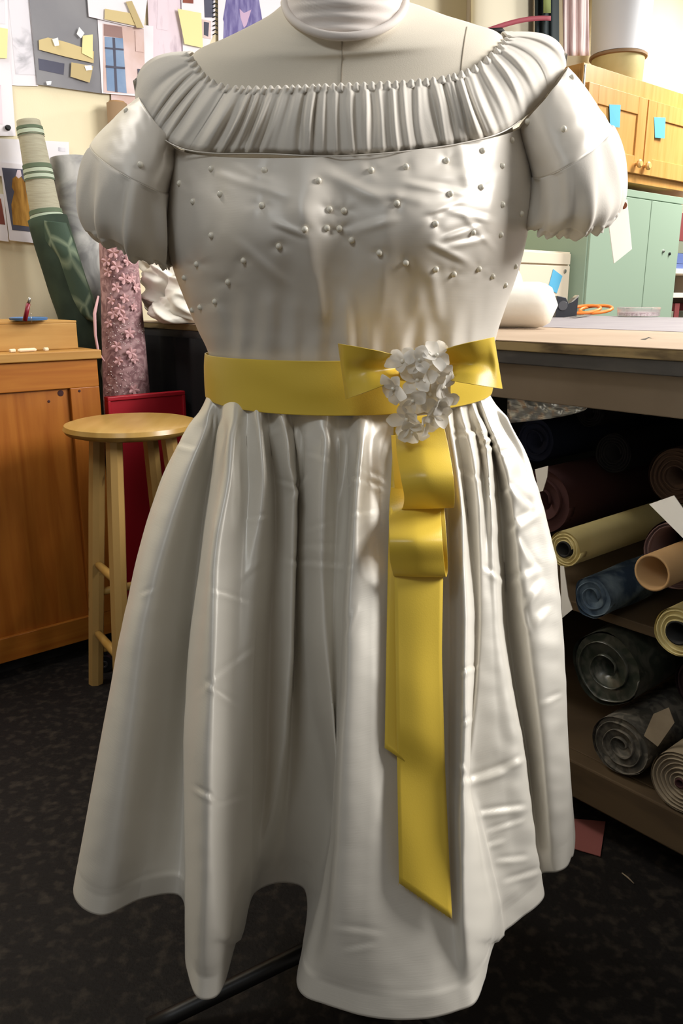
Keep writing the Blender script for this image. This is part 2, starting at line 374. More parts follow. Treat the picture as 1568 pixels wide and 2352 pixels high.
def seam_on(bv, pts, name, m, parent, r=0.0007, lift=0.0003, n=24):
    pts = dens([(x, y, 0) for x, y in pts], 8); path = []
    for x, y, _ in pts:
        p, nn = hit(bv, x, y)
        if p: path.append(p+(Vector((0, 0, H))-p).normalized()*lift)
    if len(path) > 2: return tube(name, path, r, m, parent, 6)
seam_on(tbv, [(785, 90), (786, 120), (784, 160), (783, 215)], 'front_seam', M['seam'], form)
seam_on(tbv, [(1072, 62), (1066, 95), (1060, 140), (1056, 190)], 'princess_seam', M['seam'], form)
# stand: pole and three feet
tube('pole', [(AX, AY, .09), (AX, AY, .5), (AX, AY, .68)], [.016, .016, .02], M['black_metal'], form)
lathe('hub', (AX, AY, .05), [(.03, 0), (.035, .01), (.035, .06), (.02, .075)], M['black_metal'], form)
for an in (199, 319, 79):
    a = math.radians(an); d = Vector((math.cos(a), math.sin(a), 0)); p0 = Vector((AX, AY, .085)); p1 = Vector((AX, AY, .0))+d*.31
    tube('leg', [p0+d*.02, p0+d*.10+Vector((0, 0, -.02)), p1+d*-.04+Vector((0, 0, .022)), p1+Vector((0, 0, .014))], [.014, .013, .013, .012], M['black_metal'], form, 10)

# ------------------------------------------------------------------ the dress
dress = thing('dress', (0, .97, .36), 'white silk dress with gathered neckline, puffed sleeves and pearl dotted bodice', 'dress')
# bodice
brows = dens(BOD, 26)
BG = ring_rows(brows, 220, 40)
bpx, bpy_ = ppx(BG)
PEARLS = [(485, 388), (607, 391), (731, 415), (852, 391), (505, 446), (443, 463), (412, 421), (601, 472), (757, 481), (790, 484), (751, 524), (779, 525), (700, 527), (807, 552), (485, 541),
          (640, 566), (871, 581), (559, 599), (451, 607), (423, 638), (523, 648), (493, 693), (459, 706), (441, 712), (932, 383), (1025, 369), (1108, 346), (1175, 322), (1153, 381), (1105, 430),
          (1034, 445), (911, 467), (1154, 470), (1197, 491), (1000, 514), (1086, 534), (1150, 539), (932, 604), (1001, 619), (1042, 630), (1100, 618), (1131, 635), (1183, 612), (1160, 655)]
fx, fy = bpx[:, :221], bpy_[:, :221]
D = np.zeros_like(fx)
for cx_ in (590, 1005):
    D += .022*np.exp(-((fx-cx_)/150)**2-((fy-520)/130)**2)
D -= .006*np.exp(-((fx-795)/60)**2-((fy-560)/120)**2)
for (x0, y0, x1, y1, w, a, s) in [(735, 345, 700, 480, 40, .007, .1), (700, 500, 730, 690, 26, .006, .2), (770, 400, 860, 450, 16, .005, .3), (860, 440, 960, 455, 14, .004, .4), (640, 440, 560, 395, 20, .004, .3),
                                  (620, 700, 640, 790, 20, .004, .1), (560, 560, 640, 630, 14, .003, .5), (800, 700, 805, 800, 22, .003, .2), (880, 640, 870, 800, 18, .004, .2), (960, 690, 930, 800, 18, .005, .2),
                                  (1000, 640, 1010, 720, 16, .004, .4), (1040, 480, 1120, 500, 10, .005, .7), (1030, 540, 1090, 520, 9, .005, .7), (1000, 400, 1090, 395, 14, .004, .5), (1040, 560, 1110, 545, 9, .004, .7),
                                  (1060, 600, 1000, 570, 10, .004, .6), (950, 420, 1060, 440, 10, .004, .6), (1060, 330, 1080, 420, 16, .004, .4), (1150, 400, 1130, 500, 14, .003, .5), (520, 400, 640, 440, 12, .003, .6),
                                  (1050, 470, 990, 490, 8, .004, .7), (1080, 505, 1130, 560, 9, .004, .6), (690, 540, 640, 520, 9, .004, .6), (830, 520, 900, 500, 12, .003, .5), (1130, 690, 1110, 790, 14, .003, .3), (500, 690, 530, 790, 14, .003, .3),
                                  (735, 640, 745, 720, 12, .003, .4), (1070, 690, 1050, 790, 18, .004, .2), (450, 430, 470, 560, 24, .003, .3)]:
    D += a*crease(fx, fy, x0, y0, x1, y1, w, s)
for i in range(fx.shape[0]):
    for j in range(fx.shape[1]):
        x, y = fx[i, j], fy[i, j]
        g = min(1, max(0, (y-640)/150.0))
        D[i, j] += .0022*g*math.sin(x*.105+1.6*N3(x*.012, y*.004, 1.0))+.0040*N3(x*.013, y*.0035, 5.0)+.0003*N3(x*.03, y*.03, 8.0)
for (x, y) in PEARLS:
    q = np.exp(-((fx-x)/16)**2-((fy-y)/13)**2); an = np.arctan2(fy-y, fx-x); rr = np.hypot(fx-x, fy-y)
    D -= .0020*q
    D += (.0004+.0008*((x*7+y*3) % 10)/10)*np.exp(-(rr/44)**2)*np.sin(an*(2+(x+y) % 3)+x)*(1-np.exp(-(rr/14)**2))
edge = np.clip(np.sin(np.linspace(0, math.pi, 221))*1.6, 0, 1)[None, :]
D *= edge
fd = np.stack([np.zeros_like(D), -np.ones_like(D), np.zeros_like(D)], -1)
# move along the viewing line of each point, so that an outline stays where it is
base = BG[:, :221]; vd = base-np.array([0, 0, H]); vd /= np.linalg.norm(vd, axis=2, keepdims=True)
BG[:, :221] = base-vd*D[..., None]
bfc = [f[::-1] for f in gridfaces(BG.shape[0], BG.shape[1], True)]
bodice = mesh('bodice', BG, bfc, M['silk_bodice'], dress, True, solid=.001)
bbv = BVHTree.FromPolygons([Vector(p) for p in BG.reshape(-1, 3)], bfc)

# skirt: fold strings read from the waist to the hem
ZH = .36
def Yw(px, b=.114): xn = max(-1, min(1, (px-800)/324.0)); return .97-b*math.sqrt(max(0, 1-xn*xn))
STR = [  # (points, extra hem depth, mid depth offset, waist offset)
 ([(478, 915), (450, 960), (415, 1015), (375, 1100), (340, 1200), (312, 1300), (290, 1400), (262, 1530), (232, 1700), (210, 1830), (190, 1950), (172, 2060)], 0, .0, 0),
 ([(486, 918), (468, 990), (400, 1180), (365, 1300), (330, 1440), (310, 1600), (285, 1800), (258, 1980), (235, 2102)], 0, -.012, -.004),
 ([(498, 921), (480, 1010), (430, 1230), (405, 1400), (382, 1650), (350, 1900), (325, 2065)], 0, .006, .004),
 ([(508, 923), (496, 1000), (464, 1200), (448, 1350), (436, 1450), (424, 1700), (420, 1900), (412, 2056)], .012, .022, .006),
 ([(518, 925), (505, 1000), (485, 1130), (466, 1280), (450, 1400), (440, 1480), (429, 1600), (426, 1700), (428, 1850), (430, 2000), (430, 2225)], 0, -.012, -.002),
 ([(545, 928), (540, 1000), (528, 1100), (500, 1230), (492, 1300), (490, 1450), (486, 1600), (478, 1750), (476, 1900), (473, 2050), (460, 2293)], 0, -.030, -.008),
 ([(568, 930), (568, 1020), (572, 1120), (560, 1250), (545, 1400), (535, 1600), (530, 1800), (522, 2000), (497, 2288)], 0, -.008, .008),
 ([(590, 931), (598, 1020), (606, 1100), (602, 1190), (592, 1250), (581, 1400), (573, 1500), (570, 1650), (570, 1950), (542, 2162)], 0, -.018, -.008),
 ([(615, 934), (622, 1020), (632, 1120), (634, 1250), (622, 1400), (616, 1600), (610, 1780), (592, 1950), (566, 2092)], 0, .008, .008),
 ([(640, 937), (662, 1000), (664, 1065), (678, 1125), (674, 1180), (672, 1300), (668, 1500), (661, 1600), (655, 1700), (640, 1800), (620, 1900), (602, 1980), (587, 2048)], 0, -.024, -.010),
 ([(660, 940), (676, 1010), (684, 1100), (684, 1200), (680, 1350), (676, 1500), (670, 1650), (662, 1800), (650, 1940), (640, 2027)], .012, -.006, .006),
 ([(684, 944), (690, 1020), (693, 1120), (688, 1250), (686, 1400), (690, 1600), (708, 1750), (714, 1850), (705, 1960), (694, 2036)], .004, -.006, .004),
 ([(712, 947), (712, 1040), (706, 1150), (701, 1300), (700, 1450), (716, 1600), (742, 1720), (757, 1850), (735, 1990), (708, 2075)], 0, -.004, -.006),
 ([(745, 950), (745, 1040), (742, 1150), (738, 1300), (745, 1450), (760, 1600), (772, 1750), (768, 1900), (740, 2050), (697, 2170)], 0, -.010, -.006),
 ([(775, 951), (775, 1050), (772, 1150), (768, 1300), (765, 1450), (768, 1600), (770, 1750), (762, 1900), (738, 2070), (684, 2262)], 0, .020, .007),
 ([(800, 953), (800, 1050), (796, 1150), (790, 1300), (784, 1450), (778, 1600), (775, 1750), (770, 1900), (752, 2080), (700, 2288)], 0, .014, .008),
 ([(832, 955), (826, 1030), (820, 1100), (813, 1200), (808, 1300), (801, 1370), (800, 1450), (795, 1600), (790, 1700), (785, 1800), (778, 1950), (768, 2100), (745, 2306)], 0, -.020, -.009),
 ([(860, 955), (856, 1040), (852, 1150), (850, 1300), (850, 1450), (850, 1650), (848, 1850), (840, 2050), (830, 2330)], 0, -.012, .002),
 ([(900, 955), (900, 1150), (900, 1400), (900, 1700), (905, 2000), (905, 2342)], 0, .000, .004),
 ([(960, 953), (965, 1150), (970, 1400), (975, 1700), (985, 2000), (990, 2338)], 0, .006, -.004),
 ([(1010, 948), (1030, 1150), (1036, 1400), (1034, 1700), (1036, 2000), (1050, 2322)], 0, .006, .004),
 ([(1026, 945), (1045, 1050), (1060, 1180), (1063, 1300), (1068, 1420), (1066, 1560), (1066, 1660), (1062, 1800), (1062, 1950), (1064, 2120), (1088, 2306)], 0, -.022, -.006),
 ([(1040, 942), (1058, 1040), (1073, 1180), (1085, 1300), (1092, 1400), (1088, 1560), (1076, 1700), (1074, 1820), (1085, 1900), (1100, 2000), (1122, 2120), (1112, 2255)], 0, .018, .008),
 ([(1054, 938), (1082, 1040), (1098, 1150), (1104, 1300), (1106, 1450), (1098, 1600), (1088, 1700), (1081, 1790), (1096, 1880), (1115, 1980), (1136, 2080), (1138, 2160)], 0, -.004, -.006),
 ([(1070, 933), (1102, 1030), (1112, 1130), (1120, 1280), (1126, 1400), (1132, 1550), (1145, 1700), (1160, 1850), (1182, 2000), (1198, 2106)], 0, -.014, .006),
 ([(1082, 928), (1112, 1000), (1120, 1070), (1130, 1200), (1134, 1300), (1144, 1450), (1164, 1570), (1186, 1680), (1206, 1820), (1226, 1950), (1247, 2062)], 0, -.022, -.006),
 ([(1092, 924), (1122, 1010), (1142, 1090), (1152, 1200), (1158, 1300), (1166, 1450), (1184, 1580), (1206, 1700), (1224, 1850), (1236, 1960), (1242, 2006)], .010, .016, .006),
 ([(1100, 920), (1140, 1010), (1166, 1100), (1182, 1200), (1192, 1300), (1206, 1400), (1226, 1550), (1246, 1700), (1258, 1850), (1268, 1950), (1278, 2003)], 0, -.012, -.004),
 ([(1108, 915), (1150, 990), (1186, 1050), (1208, 1130), (1222, 1200), (1236, 1290), (1256, 1380), (1275, 1500), (1285, 1650), (1290, 1800), (1293, 1920), (1298, 1994)], 0, -.004, .003),
 ([(1118, 907), (1148, 945), (1175, 990), (1205, 1040), (1232, 1120), (1258, 1200), (1279, 1290), (1285, 1380), (1293, 1480), (1300, 1600), (1305, 1750), (1310, 1900), (1311, 1970)], 0, .0, 0),
]
NR = 240
fr = np.linspace(0, 1, NR)
SN = []
for pts, dh, dm, dw in STR:
    pts = np.array(pts, float); py = pts[0, 1]-10+(pts[-1, 1]-pts[0, 1]+10)*fr
    px = smooth1(np.interp(py, pts[:, 1], pts[:, 0]), 9)
    yw = Yw(pts[0, 0]); yh = PZ(pts[-1, 0], pts[-1, 1], ZH)[1]+dh
    g = fr**.72
    Y = yw+(yh-yw)*g+1.5*dm*np.sin(math.pi*np.clip(fr*1.04, 0, 1))**.7+1.3*dw*np.exp(-((fr-.12)/.13)**2)
    SN.append([tuple(P(px[i], py[i], Y[i])) for i in range(NR)])
wc = Vector((.008, .97, 0))
for k, (hx, hy) in enumerate([(.335, .97), (.34, 1.08), (.27, 1.13), (.25, 1.23), (.15, 1.22), (.10, 1.31), (0, 1.26), (-.08, 1.32), (-.15, 1.23), (-.25, 1.24), (-.28, 1.13), (-.36, 1.08), (-.35, .95)]):
    an = math.atan2(max(.001, hy-.97), hx)
    an = max(.12, min(math.pi-.12, an))
    w0 = Vector((wc.x+.158*math.cos(an), .97+.114*math.sin(an), 1.0-.02))
    SN.append([tuple((w0.x+(hx-w0.x)*max(0, f-.055)**.62, w0.y+(hy-w0.y)*max(0, f-.055)**.62, (.985-.0)*(1-f)+ZH*f)) for f in fr])
SN = np.array(SN)
SK = crom(SN, 13, True).transpose(1, 0, 2)   # rows, cols
nrm = grid_normals(SK, True)
kx, ky = ppx(SK)
nfront = (len(STR)-1)*13+1
# creases and crumples of the stiff silk
DS = np.zeros(kx.shape)
front = np.zeros(kx.shape[1]); front[:nfront] = 1
CR = [(570, 1195, 612, 1185, 7, .005), (470, 1580, 560, 1500, 9, .004), (480, 1575, 530, 1610, 8, .004), (500, 1360, 560, 1380, 8, .004), (600, 1290, 560, 1330, 9, .003), (680, 1290, 790, 1300, 10, .005), (700, 1255, 760, 1265, 9, .003),
      (670, 1140, 700, 1100, 9, .006), (640, 1105, 680, 1118, 8, .004), (815, 1100, 870, 1120, 8, .005), (830, 1080, 880, 1105, 8, .004), (818, 1180, 850, 1178, 7, .004), (795, 1455, 812, 1400, 7, .004), (455, 1815, 490, 1835, 8, .006),
      (500, 1850, 565, 1825, 9, .003), (715, 1045, 760, 1060, 9, .003), (715, 1215, 760, 1200, 8, .003), (720, 1250, 770, 1255, 8, .003), (400, 1020, 440, 1030, 9, .003), (330, 1365, 350, 1355, 7, .004), (780, 2130, 860, 2140, 10, .003), (800, 2180, 850, 2170, 9, .003),
      (1078, 1790, 1150, 1770, 12, .007), (1140, 1770, 1190, 1745, 10, .005), (1110, 1865, 1190, 1855, 9, .006), (1130, 1905, 1190, 1885, 7, .004), (1150, 1975, 1200, 1970, 8, .004), (1120, 1940, 1150, 1930, 8, .003), (1170, 2020, 1235, 2000, 8, .004),
      (1250, 1612, 1280, 1598, 8, .0028), (1050, 1000, 1095, 990, 9, .007), (1045, 985, 1070, 1000, 8, .005), (1110, 1010, 1140, 1000, 8, .006), (1110, 1030, 1145, 1020, 8, .005), (1150, 1045, 1165, 1040, 7, .005), (1060, 1080, 1095, 1100, 9, .004),
      (1172, 1120, 1205, 1155, 12, .007), (1168, 1215, 1215, 1185, 14, .008), (1196, 1245, 1222, 1292, 11, .006), (1176, 1330, 1222, 1310, 14, .005), (1205, 1385, 1232, 1345, 11, .005), (1215, 1440, 1250, 1400, 12, .004),
      (1120, 1310, 1150, 1330, 9, .004), (1060, 1545, 1090, 1530, 7, .004), (1066, 1660, 1075, 1650, 6, .004), (1195, 1370, 1215, 1440, 9, .004), (1145, 1140, 1170, 1120, 8, .004), (860, 1010, 880, 990, 9, .003), (620, 1000, 640, 985, 8, .003), (1060, 1755, 1070, 1770, 6, .003)]
for x0, y0, x1, y1, w, a in CR:
    DS[:, :nfront] += a*(.26 if x0 < 1040 else .40)*crease(kx[:, :nfront], ky[:, :nfront], x0, y0, x1, y1, w*.9, 1.0)
SEAM = [([1380, 1500, 1650, 1800, 1960, 2060, 2160], [584, 574, 570, 569, 569, 564, 545]), ([1820, 1900, 1980, 2070, 2160], [1082, 1100, 1118, 1138, 1150])]
for i in range(NR):
    f = fr[i]
    for j in range(kx.shape[1]):
        p = SK[i, j]; x, y = kx[i, j], ky[i, j]
        if j < nfront:
            right = min(1, max(0, (x-1040)/120))
            n = N3(x*.009, y*.006, 2.0)*.0016+N3(x*.022, y*.026, 7.0)*(.0003+.0009*right)
        else: n = N3(p[0]*9, p[2]*5, p[1]*9)*.004
        gath = .0046*math.exp(-((f-.05)/.07)**2)*math.sin(j*.42+3.2*N3(j*.045, f*5, 4.0))*(.6+.8*N3(j*.03, 0, 1))*min(1, max(0, f-.035)*40)
        hemg = -.0003*math.exp(-((f-.952)/.004)**2)
        if j < nfront:
            for ys_, xs_ in SEAM:
                if ys_[0] < y < ys_[-1]:
                    d = x-np.interp(y, ys_, xs_)
                    if abs(d) < 60: n += (.0040*math.exp(-(d/34)**2) if d < 0 else .0040*math.exp(-(d/7)**2)-.0012*(1-math.exp(-(d/7)**2))*math.exp(-(d/30)**2))*min(1, (y-ys_[0])/120)
        DS[i, j] += n*min(1, f*8)+gath+hemg
SK = SK+nrm*DS[..., None]*(-1 if nrm[NR//2, nfront//2, 1] > 0 else 1)
sfc = gridfaces(SK.shape[0], SK.shape[1], True)
skirt = mesh('skirt', SK, sfc, M['silk'], dress, True, solid=.0014)
sbv = BVHTree.FromPolygons([Vector(p) for p in SK.reshape(-1, 3)], sfc)

# gathered chiffon neckline
INN = [(429, 126, .995), (440, 130, .980), (455, 150, .962), (478, 178, .940), (515, 196, .915), (565, 201, .893), (650, 200, .868), (750, 196, .855), (850, 192, .857), (950, 186, .872), (1030, 175, .892), (1085, 155, .915), (1125, 125, .942), (1152, 97, .972), (1164, 84, .998)]
OUT = [(311, 214, 1.01), (314, 236, .992), (338, 272, .962), (376, 318, .930), (420, 341, .905), (490, 351, .882), (600, 352, .850), (745, 358, .832), (860, 353, .832), (970, 342, .846), (1070, 326, .868), (1150, 304, .894), (1205, 268, .930), (1258, 212, .968), (1299, 152, 1.01)]
mid_out = [(-26, -22, 0), (-22, -18, -.004), (-12, -8, -.010), (-4, -2, -.012), (0, 0, -.012), (0, 0, -.012), (0, 0, -.010), (0, 0, -.008), (0, 0, -.008), (0, 0, -.010), (0, 0, -.012), (2, -2, -.012), (10, -10, -.012), (20, -20, -.008), (34, -22, 0)]
NC = 620
t_i = np.linspace(0, len(INN)-1, NC)
def curve(a):
    a = np.array(a, float); c = crom(a.reshape(len(a), 1, -1), 48, False)[:, 0, :]
    return np.stack([np.interp(t_i*48, np.arange(len(c)), c[:, k]) for k in range(a.shape[1])], 1)
ci, co, cm = curve(INN), curve(OUT), curve(mid_out)
RWS = 40
band = np.zeros((RWS, NC, 3))
lenx = np.concatenate([[0], np.cumsum(np.hypot(np.diff(co[:, 0]), np.diff(co[:, 1]))*.5+np.hypot(np.diff(ci[:, 0]), np.diff(ci[:, 1]))*.5)])
for r in range(RWS):
    a = r/(RWS-1); bl = 4*a*(1-a)
    q = ci*(1-a)+co*a+cm*bl
    for j in range(NC):
        L_ = lenx[j]; w = .0
        ph = L_*.185+4.2*N3(L_*.012, a*.25, 9)+1.3*N3(L_*.026, a*1.2, 4)
        am = (.0050+.0055*N3(L_*.022, a*.8, 2))*(1 if .30 < t_i[j]/14 < .93 else .5)
        w = am*(math.sin(ph)+.35*math.sin(2.1*ph+1))*(.55+.45*math.sin(math.pi*min(1, a*1.1)))
        if a < .08: w = .0030*math.sin(L_*.33+2*N3(L_*.03, 1, 1))
        w -= .006*max(0, a-.93)/.07
        p = P(q[j, 0], q[j, 1], q[j, 2]); vdir = (p-Vector((0, 0, H))).normalized()
        p = p-vdir*w
        if a < .03: p.z += .0016*math.sin(L_*.33+2*N3(L_*.03, 1, 1))
        band[r, j] = p
backb = band[:, ::-1].copy(); backb[..., 1] = 2.02-backb[..., 1]; backb[..., 2] += .012
bb = np.concatenate([band, backb[:, 6:-6:4]], axis=1)
nbf = [f[::-1] for f in gridfaces(RWS, bb.shape[1], True)]
neckline = mesh('neckline_ruffle', bb, nbf, M['chiffon'], dress, True, solid=.0012)
nbv = BVHTree.FromPolygons([Vector(p) for p in bb.reshape(-1, 3)], nbf)
# rolled seam below the gathers
tube('neckline_seam', [P(co[j, 0], co[j, 1]+1, co[j, 2]-.002) for j in range(96, NC-96, 6)], .0007, M['silk_bodice'], dress, 8)

# sleeves: rings (left xy, right xy, front dip, centre depth, half depth)
def sleeve(name, rings, cap_end, puff, seed, lab):
    rr = np.array(dens(rings, 14)); n = len(rr); nphi = 288
    G = np.zeros((n, nphi, 3)); capn = cap_end*14
    for i in range(n):
        lx, ly, rx, ry, dip, yc, hd = rr[i]
        for j in range(nphi):
            ph = 2*math.pi*j/nphi; c, s = math.cos(ph), math.sin(ph)
            px = (lx+rx)/2-(rx-lx)/2*c; py = (ly+ry)/2-(ry-ly)/2*c+dip*s
            k = (i-capn)/max(1, n-1-capn)
            G[i, j] = P(px, py, yc-hd*s)
    nn = grid_normals(G, True); cen = G.mean(axis=1, keepdims=True)
    sgn = np.sign(((G-cen)*nn).sum(axis=2, keepdims=True)); nn = nn*sgn
    for i in range(n):
        k = (i-capn)/max(1, n-1-capn)
        for j in range(nphi):
            ph = 2*math.pi*j/nphi
            if i <= capn:
                d = .0030*N3(i*.05, math.cos(ph)*1.3+math.sin(ph), seed)+.0007*N3(i*.25, ph*3, seed+3)
            else:
                q = ph*puff+3.0*N3(math.cos(ph)*1.9, math.sin(ph)*1.9+k*1.1, seed)+1.2*k
                d = .008*math.sin(math.pi*min(1, k*1.05))**.7*(N3(math.cos(ph)*2.2, math.sin(ph)*2.2, seed+k*.7))+.0042*math.sin(q)*(.35+.65*abs(math.sin(math.pi*k)))+.0020*math.sin(q*2.3)*(k > .7)
                if k > .8: d += .0015*math.sin(ph*26+4*N3(ph*4, 1, seed))*((k-.8)/.2)
            G[i, j] += nn[i, j]*d
    f = gridfaces(capn+1, nphi, True)
    cap = mesh('sleeve_cap', G[:capn+1], f, M['silk_bodice'], dress, True, solid=.001, label=lab[0])
    G2 = G[capn:]
    pf = mesh('sleeve_puff', G2, gridfaces(len(G2), nphi, True), M['chiffon'], dress, True, solid=.001, label=lab[1])
    tube('sleeve_seam', [Vector(p) for p in G[capn]]+[Vector(G[capn][0])], .0007, M['silk_bodice'], dress, 6)
    return BVHTree.FromPolygons([Vector(p) for p in G.reshape(-1, 3)], gridfaces(n, nphi, True))
lbv = sleeve('l', [(318, 222, 408, 345, 6, .985, .060), (262, 270, 404, 385, 16, .985, .085), (208, 338, 390, 440, 22, .985, .100), (191, 400, 394, 500, 26, .985, .105), (192, 480, 396, 565, 22, .985, .100), (214, 532, 392, 606, 16, .985, .082), (232, 552, 388, 612, 12, .985, .07)], 2, 8, 11.0, ('satin cap of the left-hand sleeve', 'gathered chiffon puff of the left-hand sleeve'))
rbv = sleeve('r', [(1186, 302, 1302, 158, 8, .985, .060), (1206, 345, 1362, 228, 20, .985, .085), (1222, 402, 1406, 292, 30, .985, .100), (1222, 452, 1430, 372, 36, .985, .105), (1212, 496, 1431, 450, 34, .985, .100), (1208, 512, 1414, 494, 32, .985, .082), (1210, 518, 1400, 512, 30, .985, .07)], 2, 8, 23.0, ('satin cap of the right-hand sleeve', 'gathered chiffon puff of the right-hand sleeve'))

# pearls
def uvs(r, n=12, m=8):
    V, Fc = [(0, 0, r)], []
    for i in range(1, m):
        th = math.pi*i/m
        for j in range(n): V.append((r*math.sin(th)*math.cos(2*math.pi*j/n), r*math.sin(th)*math.sin(2*math.pi*j/n), r*math.cos(th)))
    V.append((0, 0, -r))
    for j in range(n): Fc.append((0, 1+j, 1+(j+1) % n))
    for i in range(m-2):
        for j in range(n): a = 1+i*n; Fc.append((a+j, a+n+j, a+n+(j+1) % n, a+(j+1) % n))
    b = 1+(m-2)*n
    for j in range(n): Fc.append((b+j, len(V)-1, b+(j+1) % n))
    return V, Fc
pm = bpy.data.meshes.new('pearl'); pm.from_pydata(*([uvs(.0031)[0], [], uvs(.0031)[1]])); pm.materials.append(M['pearl']); pm.polygons.foreach_set('use_smooth', [True]*len(pm.polygons))
def pearl_at(bv, x, y, par, sc=1.0):
    p, nn = hit(bv, x, y)
    if p is None: return
    o = bpy.data.objects.new('pearl', pm); COL.objects.link(o); o.parent = par
    o.location = p+(Vector((0, 0, H))-p).normalized()*.0022-root_loc(par); o.scale = (sc,)*3
for (x, y) in PEARLS: pearl_at(bbv, x, y, dress)
for (x, y) in [(1294, 296), (1313, 178), (1384, 241), (1253, 217), (1225, 244), (1211, 279)]: pearl_at(rbv, x, y, dress)
for (x, y) in [(290, 255), (322, 378)]: pearl_at(lbv, x, y, dress)

# ------------------------------------------------------------------ the sash
sash = thing('ribbon_sash', (0.05, .85, .995), 'yellow satin ribbon sash tied in a bow with white flowers', 'sash')
def strip(name, rows, m, parent, sub=(10, 12), solid=.0007, smooth=True, label=None):
    """rows: list of lists of (px, py, Y) across the ribbon"""
    a = np.array(rows, float); q = crom(a, sub[0], False); q = crom(q.transpose(1, 0, 2), sub[1], False).transpose(1, 0, 2)
    V = [[tuple(P(*q[i, j])) for j in range(q.shape[1])] for i in range(q.shape[0])]
    V = np.array(V); return mesh(name, V, gridfaces(V.shape[0], V.shape[1]), m, parent, smooth, solid=solid, label=label), V
WB = dens([(471, 811, 1137, 805, 829, .970, .131, .140), (469, 840, 1137, 835, 862, .970, .1325, .142), (470, 880, 1135, 870, 912, .970, .133, .142), (472, 908, 1129, 900, 955, .970, .133, .142)], 6)
WG = ring_rows(WB, 120, 40)
for i in range(WG.shape[0]):
    for j in range(121): WG[i, j, 1] -= .0015*N3(i*.15, j*.06, 3)
waist = mesh('waistband', WG, [f[::-1] for f in gridfaces(WG.shape[0], WG.shape[1], True)], M['satin'], sash, True, solid=.001)
YB = .834
# bow loops: front layer out to the fold, back layer home again
def bow(knx, kty, kby, ox, oty, oby, ox2, seed):
    rows = []
    for k, (a, lay) in enumerate([(0, 0), (.25, 0), (.55, 0), (.85, 0), (.965, .1), (1.0, .55), (.96, 1), (.80, 1), (.5, 1), (0, 1)]):
        row = []
        for b in (0, .25, .5, .75, 1):
            ex = ox+(ox2-ox)*b; x = knx+(ex-knx)*a
            e = a**.8
            yt = kty+(oty-kty)*e; yb = kby+(oby-kby)*e; y = yt+(yb-yt)*b
            bulge = .026*math.sin(math.pi*min(1, a*.9+.08))
            pin = (.022*(1-a)**.6*math.sin(math.pi*b)**2 if lay == 0 else 0)-.005*math.sin(2*math.pi*b+seed)*(1-a)
            Y = YB-.024-bulge*(1-lay)-.004*a+pin+(.012*lay)
            if lay == 1 and b == 1: y -= 4*a
            row.append((x, y, Y))
        rows.append(row)
    return rows
strip('bow_loop', bow(915, 818, 866, 776, 789, 917, 794, 0.6), M['satin'], sash)
strip('bow_loop', bow(1012, 806, 868, 1134, 774, 893, 1153, 2.2), M['satin'], sash)
# hanging loops and tails follow the skirt at a small distance
def skY(px0, px1, py):
    best = 9
    for x in np.linspace(px0, px1, 9):
        p, _ = hit(sbv, x, py)
        if p: best = min(best, p.y)
    return best
def tail(name, Lp, Rp, gap, wav=0.0, seed=0, over=None):
    Lp = np.array(Lp, float); Rp = np.array(Rp, float); n = 60
    ul = np.linspace(0, 1, n)
    def along(A_):
        d = np.concatenate([[0], np.cumsum(np.hypot(np.diff(A_[:, 0]), np.diff(A_[:, 1])))]); d /= d[-1]
        return np.stack([smooth1(np.interp(ul, d, A_[:, 0]), 2), np.interp(ul, d, A_[:, 1])], 1)
    l, r = along(Lp), along(Rp); raw = []
    for i in range(n): raw.append(skY(min(l[i, 0], r[i, 0])-2, max(l[i, 0], r[i, 0])+2, min(l[i, 1], r[i, 1])))
    ys = np.minimum(np.array(raw), smooth1(np.array(raw), 6)); ys = smooth1(ys, 3)-gap
    if over is not None:
        ys = np.minimum(ys, np.interp(l[:, 1], over[0], over[1], right=9)-.006); ys = smooth1(ys, 3)
    V = np.zeros((n, 13, 3))
    for i in range(n):
        for j in range(13):
            b = j/12; w = wav*N3(i*.09, b*1.2, seed)
            V[i, j] = P(l[i, 0]*(1-b)+r[i, 0]*b, l[i, 1]*(1-b)+r[i, 1]*b, ys[i]-w-.0025*math.cos(math.pi*(b-.5)))
    o = mesh(name, V, gridfaces(n, 13), M['satin'], sash, True, solid=.0007)
    return o, V, (l[:, 1], ys)
_, _, under = tail('tail', [(905, 960), (893, 1200), (890, 1320), (885, 1600), (883, 1718)], [(985, 960), (985, 1200), (985, 1400), (985, 1650), (975, 1780)], .006, .002, 2.0)
_, tv, _ = tail('tail', [(910, 960), (905, 1320), (908, 1500), (911, 1720), (914, 1900), (916, 2028)], [(1015, 950), (1017, 1330), (1014, 1500), (1021, 1750), (1030, 1950), (1038, 2112)], .011, .003, 5.0, under)
